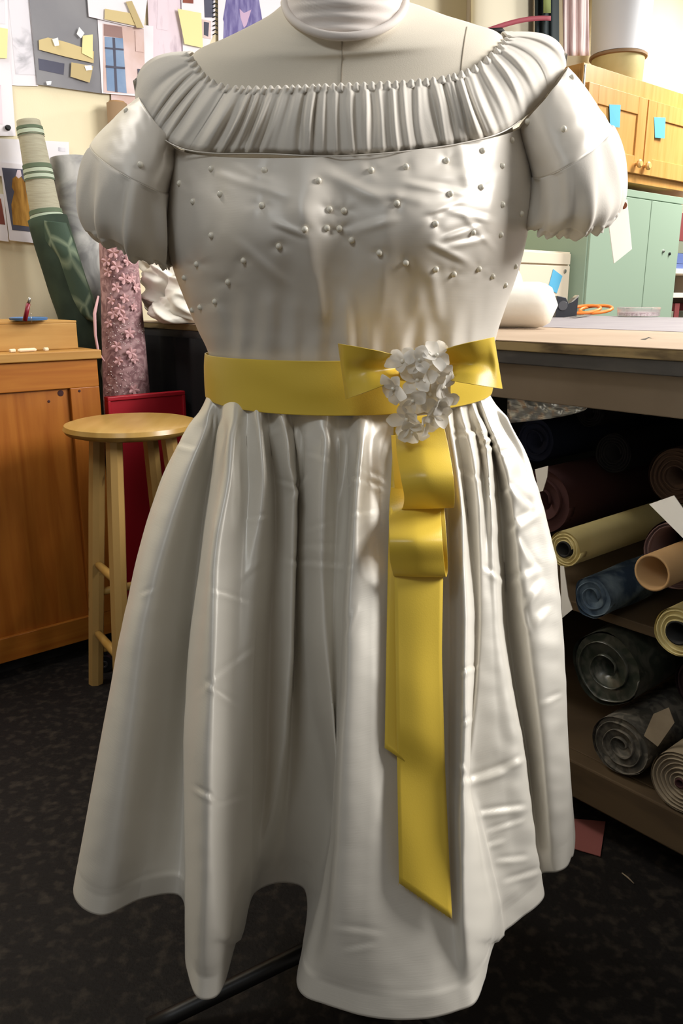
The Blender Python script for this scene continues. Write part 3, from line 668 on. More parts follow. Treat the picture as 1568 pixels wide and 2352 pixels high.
# frayed threads along the diagonal cut
fray = []; ff = []
for k in range(46):
    b = (k+random.random()*.6)/46; p0 = Vector(tv[-1, 0]).lerp(Vector(tv[-1, 12]), b); p1 = p0+Vector((random.uniform(-.002, .003), 0, -random.uniform(.001, .0045)))
    i0 = len(fray); fray += [p0+Vector((-.0003, 0, .001)), p0+Vector((.0003, 0, .001)), p1]; ff.append((i0, i0+1, i0+2))
fo = mesh('frayed_edge', fray, ff, M['satin'], sash); fo['kind'] = 'stuff'
ya = skY(900, 1040, 1165)-.012; yb_ = skY(893, 1027, 1320)-.010
y0 = YB-.014
strip('hanging_loop', [[(908, 975, y0), (960, 970, y0-.004), (1014, 958, y0)], [(911, 1040, y0-.014), (970, 1030, y0-.022), (1030, 1030, y0-.016)], [(921, 1100, ya-.020), (980, 1095, ya-.030), (1040, 1090, ya-.024)], [(928, 1145, ya-.018), (985, 1142, ya-.026), (1043, 1138, ya-.022)],
                       [(922, 1169, ya-.006), (982, 1168, ya-.012), (1041, 1166, ya-.010)], [(913, 1160, ya+.004), (975, 1160, ya), (1036, 1160, ya)], [(904, 1100, ya+.004), (960, 1100, ya+.004), (1028, 1100, ya+.002)], [(898, 1000, y0+.006), (950, 1000, y0+.006), (1010, 1000, y0+.006)]], M['satin'], sash)
strip('hanging_loop', [[(897, 1120, ya+.004), (955, 1120, ya+.004), (1010, 1120, ya+.004)], [(893, 1180, ya-.004), (955, 1180, ya-.012), (1012, 1180, ya-.006)], [(894, 1240, yb_-.016), (955, 1240, yb_-.022), (1015, 1240, yb_-.014)], [(896, 1290, yb_-.014), (958, 1290, yb_-.020), (1019, 1290, yb_-.012)],
                       [(904, 1322, yb_-.006), (964, 1325, yb_-.010), (1024, 1325, yb_-.005)], [(900, 1310, yb_+.003), (965, 1315, yb_+.003), (1027, 1318, yb_+.003)], [(896, 1250, yb_+.004), (960, 1250, yb_+.004), (1026, 1250, yb_+.004)], [(896, 1140, ya+.008), (955, 1140, ya+.008), (1018, 1140, ya+.008)]], M['satin'], sash)
# knot under the flowers
strip('knot', [[(912, 812, YB-.020), (918, 842, YB-.026), (912, 872, YB-.020)], [(965, 800, YB-.030), (965, 842, YB-.036), (965, 880, YB-.030)], [(1016, 802, YB-.022), (1010, 842, YB-.028), (1016, 874, YB-.022)]], M['satin'], sash)
# silk flowers
def petal_mesh(name, Lp, Wp, cup):
    V, Fc = [], []; nu, nv = 10, 7
    for i in range(nu):
        u = i/(nu-1); w = Wp*max(.12, (1-abs(2*u**.72-1)**2.6))**.5*(.55+.45*u)
        for j in range(nv):
            v = j/(nv-1)*2-1
            V.append((u*Lp*(1-.10*v*v*u), v*w, cup*(u**1.5)*Lp+.25*w*v*v-.12*Lp*max(0, u-.75)*4*u))
    for i in range(nu-1):
        for j in range(nv-1): Fc.append((i*nv+j, (i+1)*nv+j, (i+1)*nv+j+1, i*nv+j+1))
    me = bpy.data.meshes.new(name); me.from_pydata(V, [], Fc); me.materials.append(M['petal']); me.polygons.foreach_set('use_smooth', [True]*len(me.polygons)); return me
PET = [petal_mesh('petal', .0165, .0082, .18), petal_mesh('petal', .018, .0078, .42), petal_mesh('petal', .0155, .0090, .05)]
BEADM = bpy.data.meshes.new('flower_bead'); BEADM.from_pydata(uvs(.0020, 8, 6)[0], [], uvs(.0020, 8, 6)[1]); BEADM.materials.append(M['pearl'])
FL = [(925, 832, -30, 20), (1000, 818, 25, 35), (962, 828, 0, 10), (1004, 862, 20, -5), (958, 872, -5, -5), (905, 892, -45, -15), (985, 905, 15, -10), (1016, 890, 45, -5), (948, 920, -15, -20), (1000, 940, 25, -25), (935, 962, -25, -20), (985, 965, 20, -35), (948, 990, -10, -40), (1012, 920, 35, -20)]
for k, (x, y, yaw, pit) in enumerate(FL):
    Yf = YB-.044+(.010 if y > 930 else 0)-.004*(k % 3)
    if y > 930: Yf = y0-.030-.003*(k % 2)
    c = P(x, y, Yf)
    fl = bpy.data.objects.new('flower', None); fl.empty_display_size = .01; COL.objects.link(fl); fl.parent = sash
    zd = Vector((math.sin(math.radians(yaw)), -math.cos(math.radians(yaw))*math.cos(math.radians(pit)), math.sin(math.radians(pit))+.15)).normalized()
    rot = zd.to_track_quat('Z', 'Y').to_matrix().to_4x4()
    fl.matrix_local = Matrix.Translation(c-root_loc(sash)) @ rot @ Matrix.Rotation(k*.7, 4, 'Z')
    for q in range(5):
        o = bpy.data.objects.new('petal', PET[(k+q*(k % 2)) % 3]); COL.objects.link(o); o.parent = fl
        o.rotation_euler = (random.uniform(-.25, .25), random.uniform(-.45, .15), q*2*math.pi/5+random.uniform(-.12, .12)); o.scale = (random.uniform(.92, 1.15),)*3
    o = bpy.data.objects.new('flower_bead', BEADM); COL.objects.link(o); o.parent = fl; o.location = (0, 0, .0022)

# ------------------------------------------------------------------ paper tag on the sleeve
tg = thing('paper_tag', P(1430, 600, 1.0), 'white paper tag with brown reinforced hole hanging from the right puffed sleeve', 'tag')
yt = 1.06
c4 = [(1418, 462), (1440, 458), (1451, 572), (1410, 605), (1398, 515)]
V = [P(x, y, yt+(x-1431)*.0011) for x, y in c4]; V2 = [v_+Vector((-.0006, .0006, 0)) for v_ in V]
mesh('card', V+V2, [(4, 3, 2, 1, 0), (5, 6, 7, 8, 9)]+[(i, (i+1) % 5, 5+(i+1) % 5, 5+i) for i in range(5)], M['tag'], tg)
pr = P(1431, 472, yt-.0005)
lathe('hole_ring', pr, [(.0045, 0), (.0045, .0008), (.002, .0008)], M['ring'], tg, 16, axis=(0, -1, 0))
tube('string', [pr+Vector((0, -.001, 0)), pr+Vector((-.004, -.004, .004)), P(1416, 450, 1.03), P(1400, 440, 1.0)], .0006, M['white_cloth'], tg, 6)

# ------------------------------------------------------------------ stool
sc = P(302, 968, 2.06); sz = sc.z; sc = Vector((sc.x, sc.y, 0))
stl = thing('stool', sc, 'round topped wooden bar stool in front of the pine cabinet', 'stool')
lathe('seat', sc+Vector((0, 0, sz-.030)), [(.02, 0), (.145, 0), (.165, .006), (.172, .016), (.168, .027), (.150, .032), (.02, .030)], M['stool'], stl, 48)
feet = []
legdirs = [205, 295, 25, 115]
legdirs = [168, 258, 348, 78]
for an in legdirs:
    a = math.radians(an); d = Vector((math.cos(a), math.sin(a), 0))
    tp = sc+d*.100+Vector((0, 0, sz-.029)); bt = sc+d*.168
    def sec(i, th): return 1.0
    feet.append((tp, bt)); tube('leg', [tp, tp.lerp(bt, .3), tp.lerp(bt, .65), bt], [.0215, .0225, .022, .021], M['stool_leg'], stl, 8, smooth=False)
for k in range(4):
    for h in ((.50, .62), (.78, .86)):
        f = h[k % 2]; a_ = feet[k][0].lerp(feet[k][1], f); b_ = feet[(k+1) % 4][0].lerp(feet[(k+1) % 4][1], f)
        tube('rung', [a_, a_.lerp(b_, .5), b_], [.010, .012, .010], M['stool'], stl, 10)

# ------------------------------------------------------------------ pine cabinet on the left
cb = thing('cabinet', R(.4, 2.55, 0), 'honey pine base cabinet with framed panel door against the pinboard wall', 'cabinet')
cs0, cs1, ct0, ct1 = -.12, .985, 2.25, 2.84
box('plinth', cs0+.02, cs1-.03, ct0+.05, ct1, 0, .055, M['dark'], cb, 0)
box('carcass', cs0, cs1-.004, ct0+.022, ct1, .05, .905, M['pine'], cb)
box('top', cs0-.01, cs1+.008, ct0-.012, ct1, .905, .93, M['pine_pale'], cb)
box('top_rail', cs0, cs1-.002, ct0, ct0+.022, .825, .905, M['pine_h'], cb, .002)
box('bottom_rail', cs0, cs1-.002, ct0, ct0+.022, .05, .125, M['pine_h'], cb, .002)
box('stile', .895, cs1-.002, ct0-.0005, ct0+.022, .125, .825, M['pine'], cb, .002)
box('stile', cs0, cs0+.085, ct0-.0005, ct0+.022, .125, .825, M['pine'], cb, .002)
box('door_panel', cs0+.085, .895, ct0+.012, ct0+.022, .125, .825, M['pine'], cb, .001)
for (x, y, r) in [(139, 903, .009), (182, 898, .004), (112, 922, .004)]:
    p = PTt(x, y, ct0+.012 if x < 175 else ct0); lathe('knot', p-UU*.0008, [(r, 0), (r*.8, .0006), (r*.3, .0008)], M['maroon'], cb, 12, axis=-UU)
# box on top with things
bx = thing('wooden_box', R(.35, 2.45, .93), 'long shallow pine box standing on the pine cabinet', 'box')
box('front', -.1, PTt(178, 770, 2.33)[0]*VV.x+PTt(178, 770, 2.33)[1]*VV.y, 2.33, 2.345, .93, 1.005, M['pine_pale'], bx)
sb = st(PTt(178, 770, 2.33))[0]
box('back', -.1, sb, 2.60, 2.615, .93, 1.005, M['pine_pale'], bx)
box('side', sb-.015, sb, 2.345, 2.60, .93, 1.005, M['pine_pale'], bx)
box('side', -.1, -.085, 2.345, 2.60, .93, 1.005, M['pine_pale'], bx)
box('lid', -.1, sb, 2.33, 2.615, 1.005, 1.011, M['pine_pale'], bx, .001)
pl = PZ(66, 737, 1.012)
tag(lathe('pin_dish', (pl.x, pl.y, 1.0115), [(.03, 0), (.05, .003), (.052, .009), (.046, .011), (.044, .006), (.01, .005)], M['blue'], None, 32), 'round blue dish on the pine box', 'dish')
pen = thing('marker_pen', PZ(57, 738, 1.011), 'dark red marker pen standing tilted beside the blue dish', 'pen')
p0 = PZ(57, 737, 1.017); p1 = P(65, 697, p0.y); p2 = P(67, 688, p0.y); p3 = P(68, 683, p0.y)
tube('barrel', [p0, p1], [.006, .0055], M['red_pen'], pen, 10); tube('tip', [p1, p2, p3], [.0045, .004, .0025], M['metal'], pen, 10)
pn = PZ(73, 742, 1.011)
pi = thing('pin', pn, 'thin metal pin upright on the pine box beside the dish', 'pin')
tube('shaft', [pn, pn+Vector((0, 0, .022))], .0008, M['metal'], pi, 6); lathe('head', pn+Vector((0, 0, .022)), [(.001, 0), (.002, .001), (.001, .003)], M['metal'], pi, 8)
for (x0, x1, y, nm, lb) in [(22, 36, 804, 'chalk', 'small chalk stub at the front of the cabinet top'), (41, 84, 802, 'chalk', 'long flat piece of chalk on the cabinet top'), (101, 111, 800, 'chalk', 'tiny chalk crumb nearest the end of the cabinet top')]:
    p = R(st(PTt(x0, y, 2.27))[0], 2.272, .9305); q = R(st(PTt(x1, y, 2.275))[0], 2.278, .9305)
    Vx, Fx = tube_geo([p+Vector((0, 0, .005)), p.lerp(q, .1)+Vector((0, 0, .005)), p.lerp(q, .9)+Vector((0, 0, .005)), q+Vector((0, 0, .005))], [.0028, .005, .005, .0026], 8)
    tag(mesh(nm, Vx, Fx, M['chalk']), lb, 'chalk', 'chalk pieces on the cabinet')

# ------------------------------------------------------------------ red board in the gap
ra = thing('red_board', R(1.12, 2.34, 0), 'bright red board standing on edge behind the stool', 'board')
s0 = st(PTt(243, 915, 2.272))[0]; s1 = min(1.272, st(PTt(421, 902, 2.272))[0])
zt = PTt(243, 912, 2.272).z
box('panel', s0+.006, s1-.006, 2.266, 2.280, 0, zt-.006, M['red'], ra, .002)
box('edge_strip', s0, s1, 2.260, 2.286, zt-.012, zt, M['red'], ra, .002); box('edge_strip', s0, s0+.010, 2.260, 2.286, 0, zt-.012, M['red'], ra, .002)
box('edge_strip', s1-.010, s1, 2.260, 2.286, 0, zt-.012, M['red'], ra, .002)
# small caster
cw = PZ(238, 1520, .03)
cs = thing('caster', (cw.x, cw.y, 0), 'small grey caster wheel on the floor under the stool', 'caster')
lathe('wheel', (cw.x, cw.y, .026), [(.026, -.01), (.026, .01)], M['black_plastic'], cs, 20, axis=(.3, -1, 0)); lathe('hub', Vector((cw.x, cw.y, .026))+Vector((.3, -1, 0)).normalized()*.011, [(.012, 0), (.011, .002), (.006, .002), (.005, 0.0)], M['rubber'], cs, 16, axis=(.3, -1, 0))
box_c = Vector((cw.x, cw.y, 0)); tube('fork', [box_c+Vector((.004, .014, .026)), box_c+Vector((.004, .014, .06)), box_c+Vector((0, 0, .072))], .006, M['rubber'], cs, 8)

# ------------------------------------------------------------------ standing rolls of cloth
def lean_roll(name, label, path, r0, r1, m, bands=(), seed=1.0, group=None):
    """a standing roll along PATH (top first); bands are (row0, row1, material) in fractions of the path"""
    pts = dens([tuple(p) for p in path], 12); path = [Vector(p) for p in pts]; n = len(path)
    t = thing(name, (path[-1].x, path[-1].y, max(0, path[-1].z)), label, 'fabric roll', group)
    rad = [r0+(r1-r0)*i/(n-1) for i in range(n)]
    tube('cloth', path, rad, m, t, 28, fn=lambda i, th: 1+.035*N3(math.cos(th)*1.2, math.sin(th)*1.2+i*.10, seed))
    for (f0, f1, mm) in bands:
        pp = [path_at(path, f0+(f1-f0)*q/3) for q in range(4)]; rr = [(r0+(r1-r0)*(f0+(f1-f0)*q/3))*1.035+.0012 for q in range(4)]
        tube('stripe', pp, rr, mm, t, 28, cap=False)
    return t, path, rad
def path_at(path, f):
    x = f*(len(path)-1); i = min(len(path)-2, int(x)); return path[i].lerp(path[i+1], x-i)
def path_f(path, py):
    lo, hi = 0, 1
    for _ in range(30):
        m_ = (lo+hi)/2
        if proj(path_at(path, m_))[1] < py: lo = m_
        else: hi = m_
    return lo
def rpx(p, px_w): return px_w/2*((p.y*cp-(p.z-H)*sp)/F)
tp = PTt(65, 278, 2.73); gm = PTt(108, 500, 2.70); g2 = PTt(150, 640, 2.66); g3 = PTt(190, 760, 2.62)
g4 = Vector((g3.x+.02, g3.y, .35)); g5 = Vector((g3.x+.02, g3.y, .01))
gpath = [tp, tp.lerp(gm, .5), gm, g2, g3, g4, g5]
gp = [Vector(p) for p in dens([tuple(p) for p in gpath], 12)]
fp = lambda y: path_f(gp, y)
gr, pth, rd = lean_roll('fabric_roll', 'tall sage striped roll with green leaf cloth leaning on the wall', gpath, rpx(tp, 52), rpx(tp, 112), M['stripe_cloth'],
   [(fp(a), fp(b), M[c]) for a, b, c in [(293, 300, 'stripe_green'), (301, 310, 'stripe_mint'), (312, 314, 'stripe_green'), (380, 390, 'stripe_green'), (391, 399, 'stripe_mint'), (400, 403, 'stripe_green'), (404, 412, 'stripe_mint'), (413, 416, 'stripe_green'), (484, 494, 'stripe_green'), (495, 506, 'stripe_mint')]], 3.0)
f0 = fp(502); pp = [path_at(gp, f0+(1-f0)*i/24) for i in range(25)]; rr = [rpx(tp, 80)*(1+.20*i/24)+.006 for i in range(25)]
tube('leaf_cloth', pp, rr, M['leaf_dark'], gr, 28, fn=lambda i, th: 1+.07*N3(math.cos(th)*1.4, math.sin(th)*1.4+i*.15, 6), label='dark green leaf patterned cloth')
fl_ = []
Ledge = dens([(88, 505, 0), (90, 555, 0), (122, 590, 0), (140, 640, 0), (158, 690, 0), (186, 726, 0), (218, 742, 0)], 6); Redge = dens([(152, 512, 0), (166, 550, 0), (180, 590, 0), (196, 640, 0), (208, 680, 0), (216, 715, 0), (222, 738, 0)], 6)
for l_, r_ in zip(Ledge, Redge):
    yb = path_at(gp, path_f(gp, l_[1])).y-rpx(tp, 96)
    for q in range(9):
        b = q/8; fl_.append(P(l_[0]+(r_[0]-l_[0])*b, l_[1]+(r_[1]-l_[1])*b, yb+.02*(2*b-1)**2))
mesh('leaf_flap', np.array(fl_), gridfaces(len(Ledge), 9), M['leaf'], gr, True, solid=.002)
tp2 = PTt(158, 362, 2.77); m2 = PTt(190, 560, 2.76); m3 = PTt(214, 700, 2.76)
lean_roll('fabric_roll', 'grey and white marbled roll of cloth leaning behind the striped roll', [tp2, tp2.lerp(m2, .5), m2, m3, Vector((m3.x, m3.y, .4)), Vector((m3.x, m3.y, .01))], rpx(tp2, 84), rpx(tp2, 104), M['marble'], (), 9.0)
tp3 = PTt(268, 238, 2.80); tp3b = Vector((tp3.x, tp3.y, .0))
ct = thing('cardboard_tube', tp3b, 'brown cardboard tube standing against the wall behind the left sleeve', 'tube')
tube('tube_wall', [tp3, tp3.lerp(tp3b, .5), tp3b+Vector((0, 0, .005))], rpx(tp3, 46), M['brown'], ct, 20); lathe('end_plug', tp3, [(rpx(tp3, 38), 0), (rpx(tp3, 36), .006)], M['card'], ct, 20)
# pink lace roll
a0 = P(270, 540, 2.56); a1 = P(292, 920, 2.57); a2 = Vector((a1.x+.01, a1.y, .02))
lr, lp, lrad = lean_roll('fabric_roll', 'mauve pink lace roll with raised flowers standing between cabinet and table', [a0, a0.lerp(a1, .5), a1, a2], rpx(a0, 80), rpx(a0, 128), M['lace'], (), 4.0)
lbvh = BVHTree.FromPolygons(*[(lambda g: g)(x) for x in (tube_geo(lp, [r*1.0 for r in lrad], 28)[0], tube_geo(lp, lrad, 28)[1])])
fm = bpy.data.meshes.new('lace_flower'); fv = [(0, 0, .003)]; ffc = []
for q in range(20):
    an = 2*math.pi*q/20; rr_ = .017*(.55+.45*abs(math.cos(an*2.5))); fv.append((rr_*math.cos(an), rr_*math.sin(an), .004+.003*math.cos(an*5)))
for q in range(20): ffc.append((0, 1+q, 1+(q+1) % 20))
fm.from_pydata(fv, [], ffc); fm.materials.append(M['lace_flower'])
for (x, y) in [(262, 580), (292, 600), (250, 625), (300, 640), (268, 660), (258, 690), (286, 685), (305, 705), (252, 742), (282, 730), (270, 795), (300, 810), (274, 828), (308, 825), (262, 720), (296, 765), (247, 600), (285, 640), (310, 660), (276, 710), (306, 895), (268, 612)]:
    p, nn = hit(lbvh, x, y)
    if p:
        o = bpy.data.objects.new('lace_flower', fm); COL.objects.link(o); o.parent = lr
        o.matrix_local = Matrix.Translation(p+nn*.003-root_loc(lr)) @ nn.to_track_quat('Z', 'Y').to_matrix().to_4x4() @ Matrix.Rotation(random.random()*6, 4, 'Z') @ Matrix.Scale(random.uniform(.75, 1.15), 4)
BV, BF = [], []
for k in range(240):
    x = random.uniform(245, 330); y = random.choice([random.uniform(740, 790), random.uniform(835, 905), random.uniform(560, 900)])
    p, nn = hit(lbvh, x, y)
    if p:
        r = random.uniform(.0014, .0028); i0 = len(BV); a, b = nn.orthogonal().normalized(), None; b = nn.cross(a)
        BV += [p+a*r, p+b*r, p-a*r, p-b*r, p+nn*r*1.2]; BF += [(i0, i0+1, i0+4), (i0+1, i0+2, i0+4), (i0+2, i0+3, i0+4), (i0+3, i0, i0+4)]
bo = mesh('beading', BV, BF, M['bead'], lr); bo['kind'] = 'stuff'
# curling selvedge on the lace roll
tube('selvedge', [P(226, 680, 2.50), P(217, 720, 2.48), P(219, 770, 2.47), P(226, 810, 2.47), P(240, 830, 2.47)], [.003, .005, .004, .004, .002], M['lace_flower'], lr, 8)

# ------------------------------------------------------------------ cutting table
tb = thing('cutting_table', R(2.2, 1.4, 0), 'long cutting table covered with kraft paper and a grey mat', 'table')
ts0, ts1, tt0, tt1, tz = 1.30, 3.19, -.35, 2.70, .995
box('plywood_top', ts0, ts1, tt0, tt1, tz-.020, tz-.0015, M['ply'], tb, .002)
box('paper_cover', ts0-.001, ts0+.62, tt0, tt1-.002, tz-.0015, tz, M['kraft'], tb, 0)
box('cutting_mat', ts0+.62, ts1, tt0, tt1, tz-.0015, tz+.001, M['mat_grey'], tb, 0)
box('dark_edge', ts0+.004, ts1-.004, tt0, tt1-.004, tz-.046, tz-.020, M['dark_edge'], tb, .002)
box('apron', ts0+.02, ts0+.045, tt0+.02, tt1-.02, tz-.118, tz-.046, M['apron'], tb, .002, label='tan front apron')
box('apron', ts1-.045, ts1-.02, tt0+.02, tt1-.02, tz-.118, tz-.046, M['apron'], tb, .002)
for (s, t) in [(ts0+.07, tt0+.1), (ts0+.07, tt1-.1), (ts1-.1, tt0+.1), (ts1-.1, tt1-.1)]: box('leg', s, s+.07, t-.035, t+.035, 0, tz-.046, M['shelf_wood'], tb, .003)
zsh = .157
box('lower_shelf', ts0+.04, ts1-.05, tt0+.05, tt1-.45, zsh-.02, zsh, M['shelf_wood'], tb, .002)
box('shelf_beam', ts0, ts0+.04, tt0+.05, tt1-.45, .075, zsh, M['shelf_wood'], tb, .004)
zm = .472
box('middle_shelf', ts0+.06, ts1-.05, tt0+.05, tt1-.45, zm-.02, zm, M['shelf_wood'], tb, .002)
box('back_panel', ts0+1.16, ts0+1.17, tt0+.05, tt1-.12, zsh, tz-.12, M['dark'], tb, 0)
cv = [[tuple(R(ts0-.014+.006*math.sin(j*.9), 1.85+(tt1-1.86)*j/60, z)) for j in range(61)] for z in (.02, .3, .6, .9, .953)]
mesh('shade_sheet', np.array(cv), gridfaces(5, 61), M['black_cloth'], tb, True, solid=.002, label='black sheet added as shade below the far end of the table')  # added black sheet, stands for the shade under the table
# torn crack in the kraft paper
cr = [PZ(x, y, tz+.0006) for x, y in [(1470, 779), (1482, 780), (1490, 776), (1508, 779), (1497, 777), (1489, 774), (1483, 777)]]
mesh('paper_tear', cr, [tuple(range(7))], M['dark'], tb)

# things on the table
def roll_lying(name, label, end, length, r, core, m, mc, seed=1.0, yaw=0.0, spiral=True, rag=.02, group=None, endm=None, tilt=0.0, turns=4):
    """a roll lying away from us; END is the middle of its near face"""
    end = Vector(end); d = (VV*math.cos(yaw)+UU*math.sin(yaw)); d.z = tilt; d.normalize(); _, a, b = frame_of(d)
    t = thing(name, (end.x, end.y, end.z-r), label, 'fabric roll', group)
    n = 36; k = 10
    tube('cloth', [end+d*(length*i/(k-1)) for i in range(k)], r, m, t, n, cap=False, fn=lambda i, th: 1+rag*N3(math.cos(th)*1.5, math.sin(th)*1.5+i*.3, seed))
    # wound layers on the near face
    V, Fc = [], []; nn = int(turns*28)
    for i in range(nn+1):
        q = i/nn; th = q*turns*2*math.pi; rr_ = core+(r*.99-core)*q; wob = 1+.06*N3(math.cos(th)*1.6, math.sin(th)*1.6, seed+q*2)
        dep = .004*N3(th*.8, seed, 1)
        for (e, l) in ((0, dep), (0, .02)):
            V.append(end+a*(math.cos(th)*rr_*wob)+b*(math.sin(th)*rr_*wob)+d*l)
    for i in range(nn): Fc.append((2*i, 2*i+1, 2*i+3, 2*i+2))
    mesh('wound_edge', V, Fc, endm or m, t, True, solid=.0018)
    # recessed face between the layers
    V, Fc = [], []
    for j in range(n):
        th = 2*math.pi*j/n
        V += [end+d*.008+a*(math.cos(th)*core)+b*(math.sin(th)*core), end+d*.008+a*(math.cos(th)*r*.97)+b*(math.sin(th)*r*.97), end+d*.10+a*(math.cos(th)*core)+b*(math.sin(th)*core)]
    for j in range(n):
        j2 = (j+1) % n; Fc += [(3*j, 3*j+1, 3*j2+1, 3*j2), (3*j+2, 3*j, 3*j2, 3*j2+2)]
    mesh('end_face', V, Fc, endm or m, t, True)
    if mc is not None:
        V, Fc = tube_geo([end+d*-.004, end+d*.1, end+d*.3], core, 24, cap=False)
        mesh('core', V, Fc, mc, t, True, solid=.003)
    return t
# white bolt (pillow ended) on the table
def bolster(name, label, c0, c1, r, m, cat):
    c0, c1 = Vector(c0), Vector(c1); n = 26; path = []; rad = []
    for i in range(n):
        k = i/(n-1); path.append(c0.lerp(c1, k)); e = min(k, 1-k)*2; rad.append(r*min(1, (1-(1-min(1, e*3.2))**2.6))**.5+.002)
    t = thing(name, (c0.x, c0.y, min(c0.z, c1.z)-r), label, cat)
    tube('cloth', path, rad, m, t, 36, fn=lambda i, th: 1+.02*N3(i*.5, th*4, 3)+.01*math.sin(th*14+i*.2))
    return t
e1 = PZ(1275, 752, tz); rr0 = .0
pr_ = PZ(1268, 755, tz+.001)
rb = 50*((pr_.y*cp-(tz-H)*sp)/F)
ce = Vector((pr_.x, pr_.y, tz+rb*1.03+.002)); dl = Vector((-1, .28, 0)).normalized()
bolster('cloth_roll', 'white rolled cloth bolt lying on the cutting table', ce+dl*-.01, ce+dl*.42, rb, M['white_cloth'], 'fabric roll')
pq = PZ(1120, 738, tz); bolster('cloth_roll', 'second white bundle behind the white bolt on the table', Vector((pq.x-.12, pq.y+.42, tz+.105)), Vector((pq.x+.205, pq.y+.50, tz+.105)), .10, M['white_cloth'], 'fabric bundle')
# tape dispenser
dp = PZ(1300, 729, tz+.001); ds, dt = st(dp)
td = thing('tape_dispenser', dp, 'black desk tape dispenser behind the white cloth bolt', 'tape dispenser')
def prism(name, pts, t0, t1, m, parent, org, bw=.002):
    n = len(pts); V = [org+VX*x+ZZ*z+VY*t0 for x, z in pts]+[org+VX*x+ZZ*z+VY*t1 for x, z in pts]
    Fc = [tuple(range(n))[::-1], tuple(range(n, 2*n))]+[(i, (i+1) % n, n+(i+1) % n, n+i) for i in range(n)]
    o = mesh(name, V, Fc, m, parent); return bev(o, bw) if bw else o
VX, VY = Vector((1, 0, 0)), Vector((0, 1, 0))
k_ = (dp.y*cp)/F
prism('base', [(-25*k_, 0), (24*k_, 0), (25*k_, 46*k_), (18*k_, 44*k_), (4*k_, 30*k_), (-4*k_, 44*k_), (-24*k_, 48*k_)], 0, .055, M['black_plastic'], td, dp+Vector((0, 0, .0005)))
lathe('tape_core', dp+Vector((-10*k_, -.001, 26*k_)), [(.02, 0), (.018, .003), (.008, .003)], M['rubber'], td, 20, axis=(0, -1, 0))
prism('cutter', [(14*k_, 36*k_), (26*k_, 47*k_), (24*k_, 50*k_), (6*k_, 32*k_)], .0, .05, M['metal'], td, dp+Vector((0, -.002, 0)), .0005)
# orange scissors
so = PZ(1350, 725, tz+.001)
sx = thing('scissors', so, 'orange handled scissors lying open next to the tape dispenser', 'scissors')
for (x0, y0_, x1, y1_) in [(1358, 722, 1376, 720), (1330, 722, 1350, 720)]:
    a, b = PZ(x0, y0_, tz+.008), PZ(x1, y1_, tz+.008); c = (a+b)/2; rx = (b-a).length/2*.7
    tube('handle', [c+Vector((math.cos(q*math.pi/8)*rx, math.sin(q*math.pi/8)*rx*.8, .004+.22*rx*(1+math.sin(q*math.pi/8+.6)))) for q in range(17)], .007, M['orange'], sx, 10, cap=False)
a, b = PZ(1352, 724, tz+.006), PZ(1300, 731, tz+.005); dB = (b-a).normalized(); sdv = dB.cross(ZZ)
for q in (-1, 1):
    e = b+sdv*q*.012; V = [a-sdv*.008+Vector((0, 0, .001*q)), a+sdv*.008+Vector((0, 0, .001*q)), e+Vector((0, 0, .001*q))]
    mesh('blade', V+[v_+Vector((0, 0, .002)) for v_ in V], [(2, 1, 0), (3, 4, 5), (0, 1, 4, 3), (1, 2, 5, 4), (2, 0, 3, 5)], M['metal'], sx)
# clear box of pins
pc = PZ(1465, 727, tz+.002); rp = 47*(pc.y*cp/F)
px_ = thing('pin_box', (pc.x, pc.y, tz+.001), 'round clear plastic box of pins on the far side of the table', 'pin box')
lathe('bowl', (pc.x, pc.y, tz+.0015), [(rp*.92, 0), (rp, .004), (rp, .030), (rp*.96, .030), (rp*.95, .004), (.01, .003)], M['glass'], px_, 40)
lathe('pins', (pc.x, pc.y, tz+.006), [(rp*.9, 0), (rp*.88, .012), (rp*.5, .015), (.01, .013)], M['pins'], px_, 30)['kind'] = 'stuff'
lathe('lid', (pc.x, pc.y, tz+.032), [(rp*1.02, 0), (rp*1.02, .007), (rp*.98, .009), (.01, .009)], M['glass'], px_, 40)
# white heap of cloth at the far left end of the table
hp = thing('cloth_heap', R(1.52, 2.45, tz), 'crumpled white silk cloth heaped on the far end of the cutting table', 'cloth')
def heap(name, cx0, cx1, y_top, y_bot, Y, m, par, seed, amp=.02, dep=.16):
    nr, nc = 60, 80; G = np.zeros((nr, nc, 3))
    a = P(cx0, y_bot, Y); b = P(cx1, y_bot, Y); hgt = P(cx0, y_top, Y).z-a.z
    for i in range(nr):
        v_ = math.pi*i/(nr-1)*.98+.01
        for j in range(nc):
            u_ = 2*math.pi*j/nc; c_ = (a+b)/2
            q = Vector(((b.x-a.x)/2*math.sin(v_)**.7*math.cos(u_), dep*math.sin(v_)**.7*math.sin(u_), hgt/2+hgt/2*math.cos(v_)))
            p = c_+q; fz = min(1, (q.z/hgt)*3+.15)
            rgd = 1-abs(N3(p.x*9+seed, p.y*7, p.z*13))*2
            p += Vector((math.cos(u_), math.sin(u_), .5*math.cos(v_)))*(amp*fz*(.8*N3(p.x*11, p.y*11, p.z*16+seed)+.7*(1-2*abs(N3(p.x*10+seed, p.y*9, p.z*24+2*p.x*9)))+.10*(1-2*abs(N3(p.x*26+seed, p.y*26, p.z*50)))))
            G[i, j] = (p.x, p.y, max(p.z, tz+.002))
    return mesh(name, G, gridfaces(nr, nc, True), m, par, True)
heap('fold', 354, 470, 545, 741, 2.78, M['white_cloth'], hp, 1.0, .05, .10)
heap('fold', 352, 435, 690, 744, 2.58, M['white_cloth'], hp, 5.0, .03, .06)
heap('fold', 360, 415, 600, 742, 2.66, M['white_cloth'], hp, 9.0, .04, .05)
heap('fold', 400, 470, 630, 744, 2.60, M['white_cloth'], hp, 14.0, .035, .06)


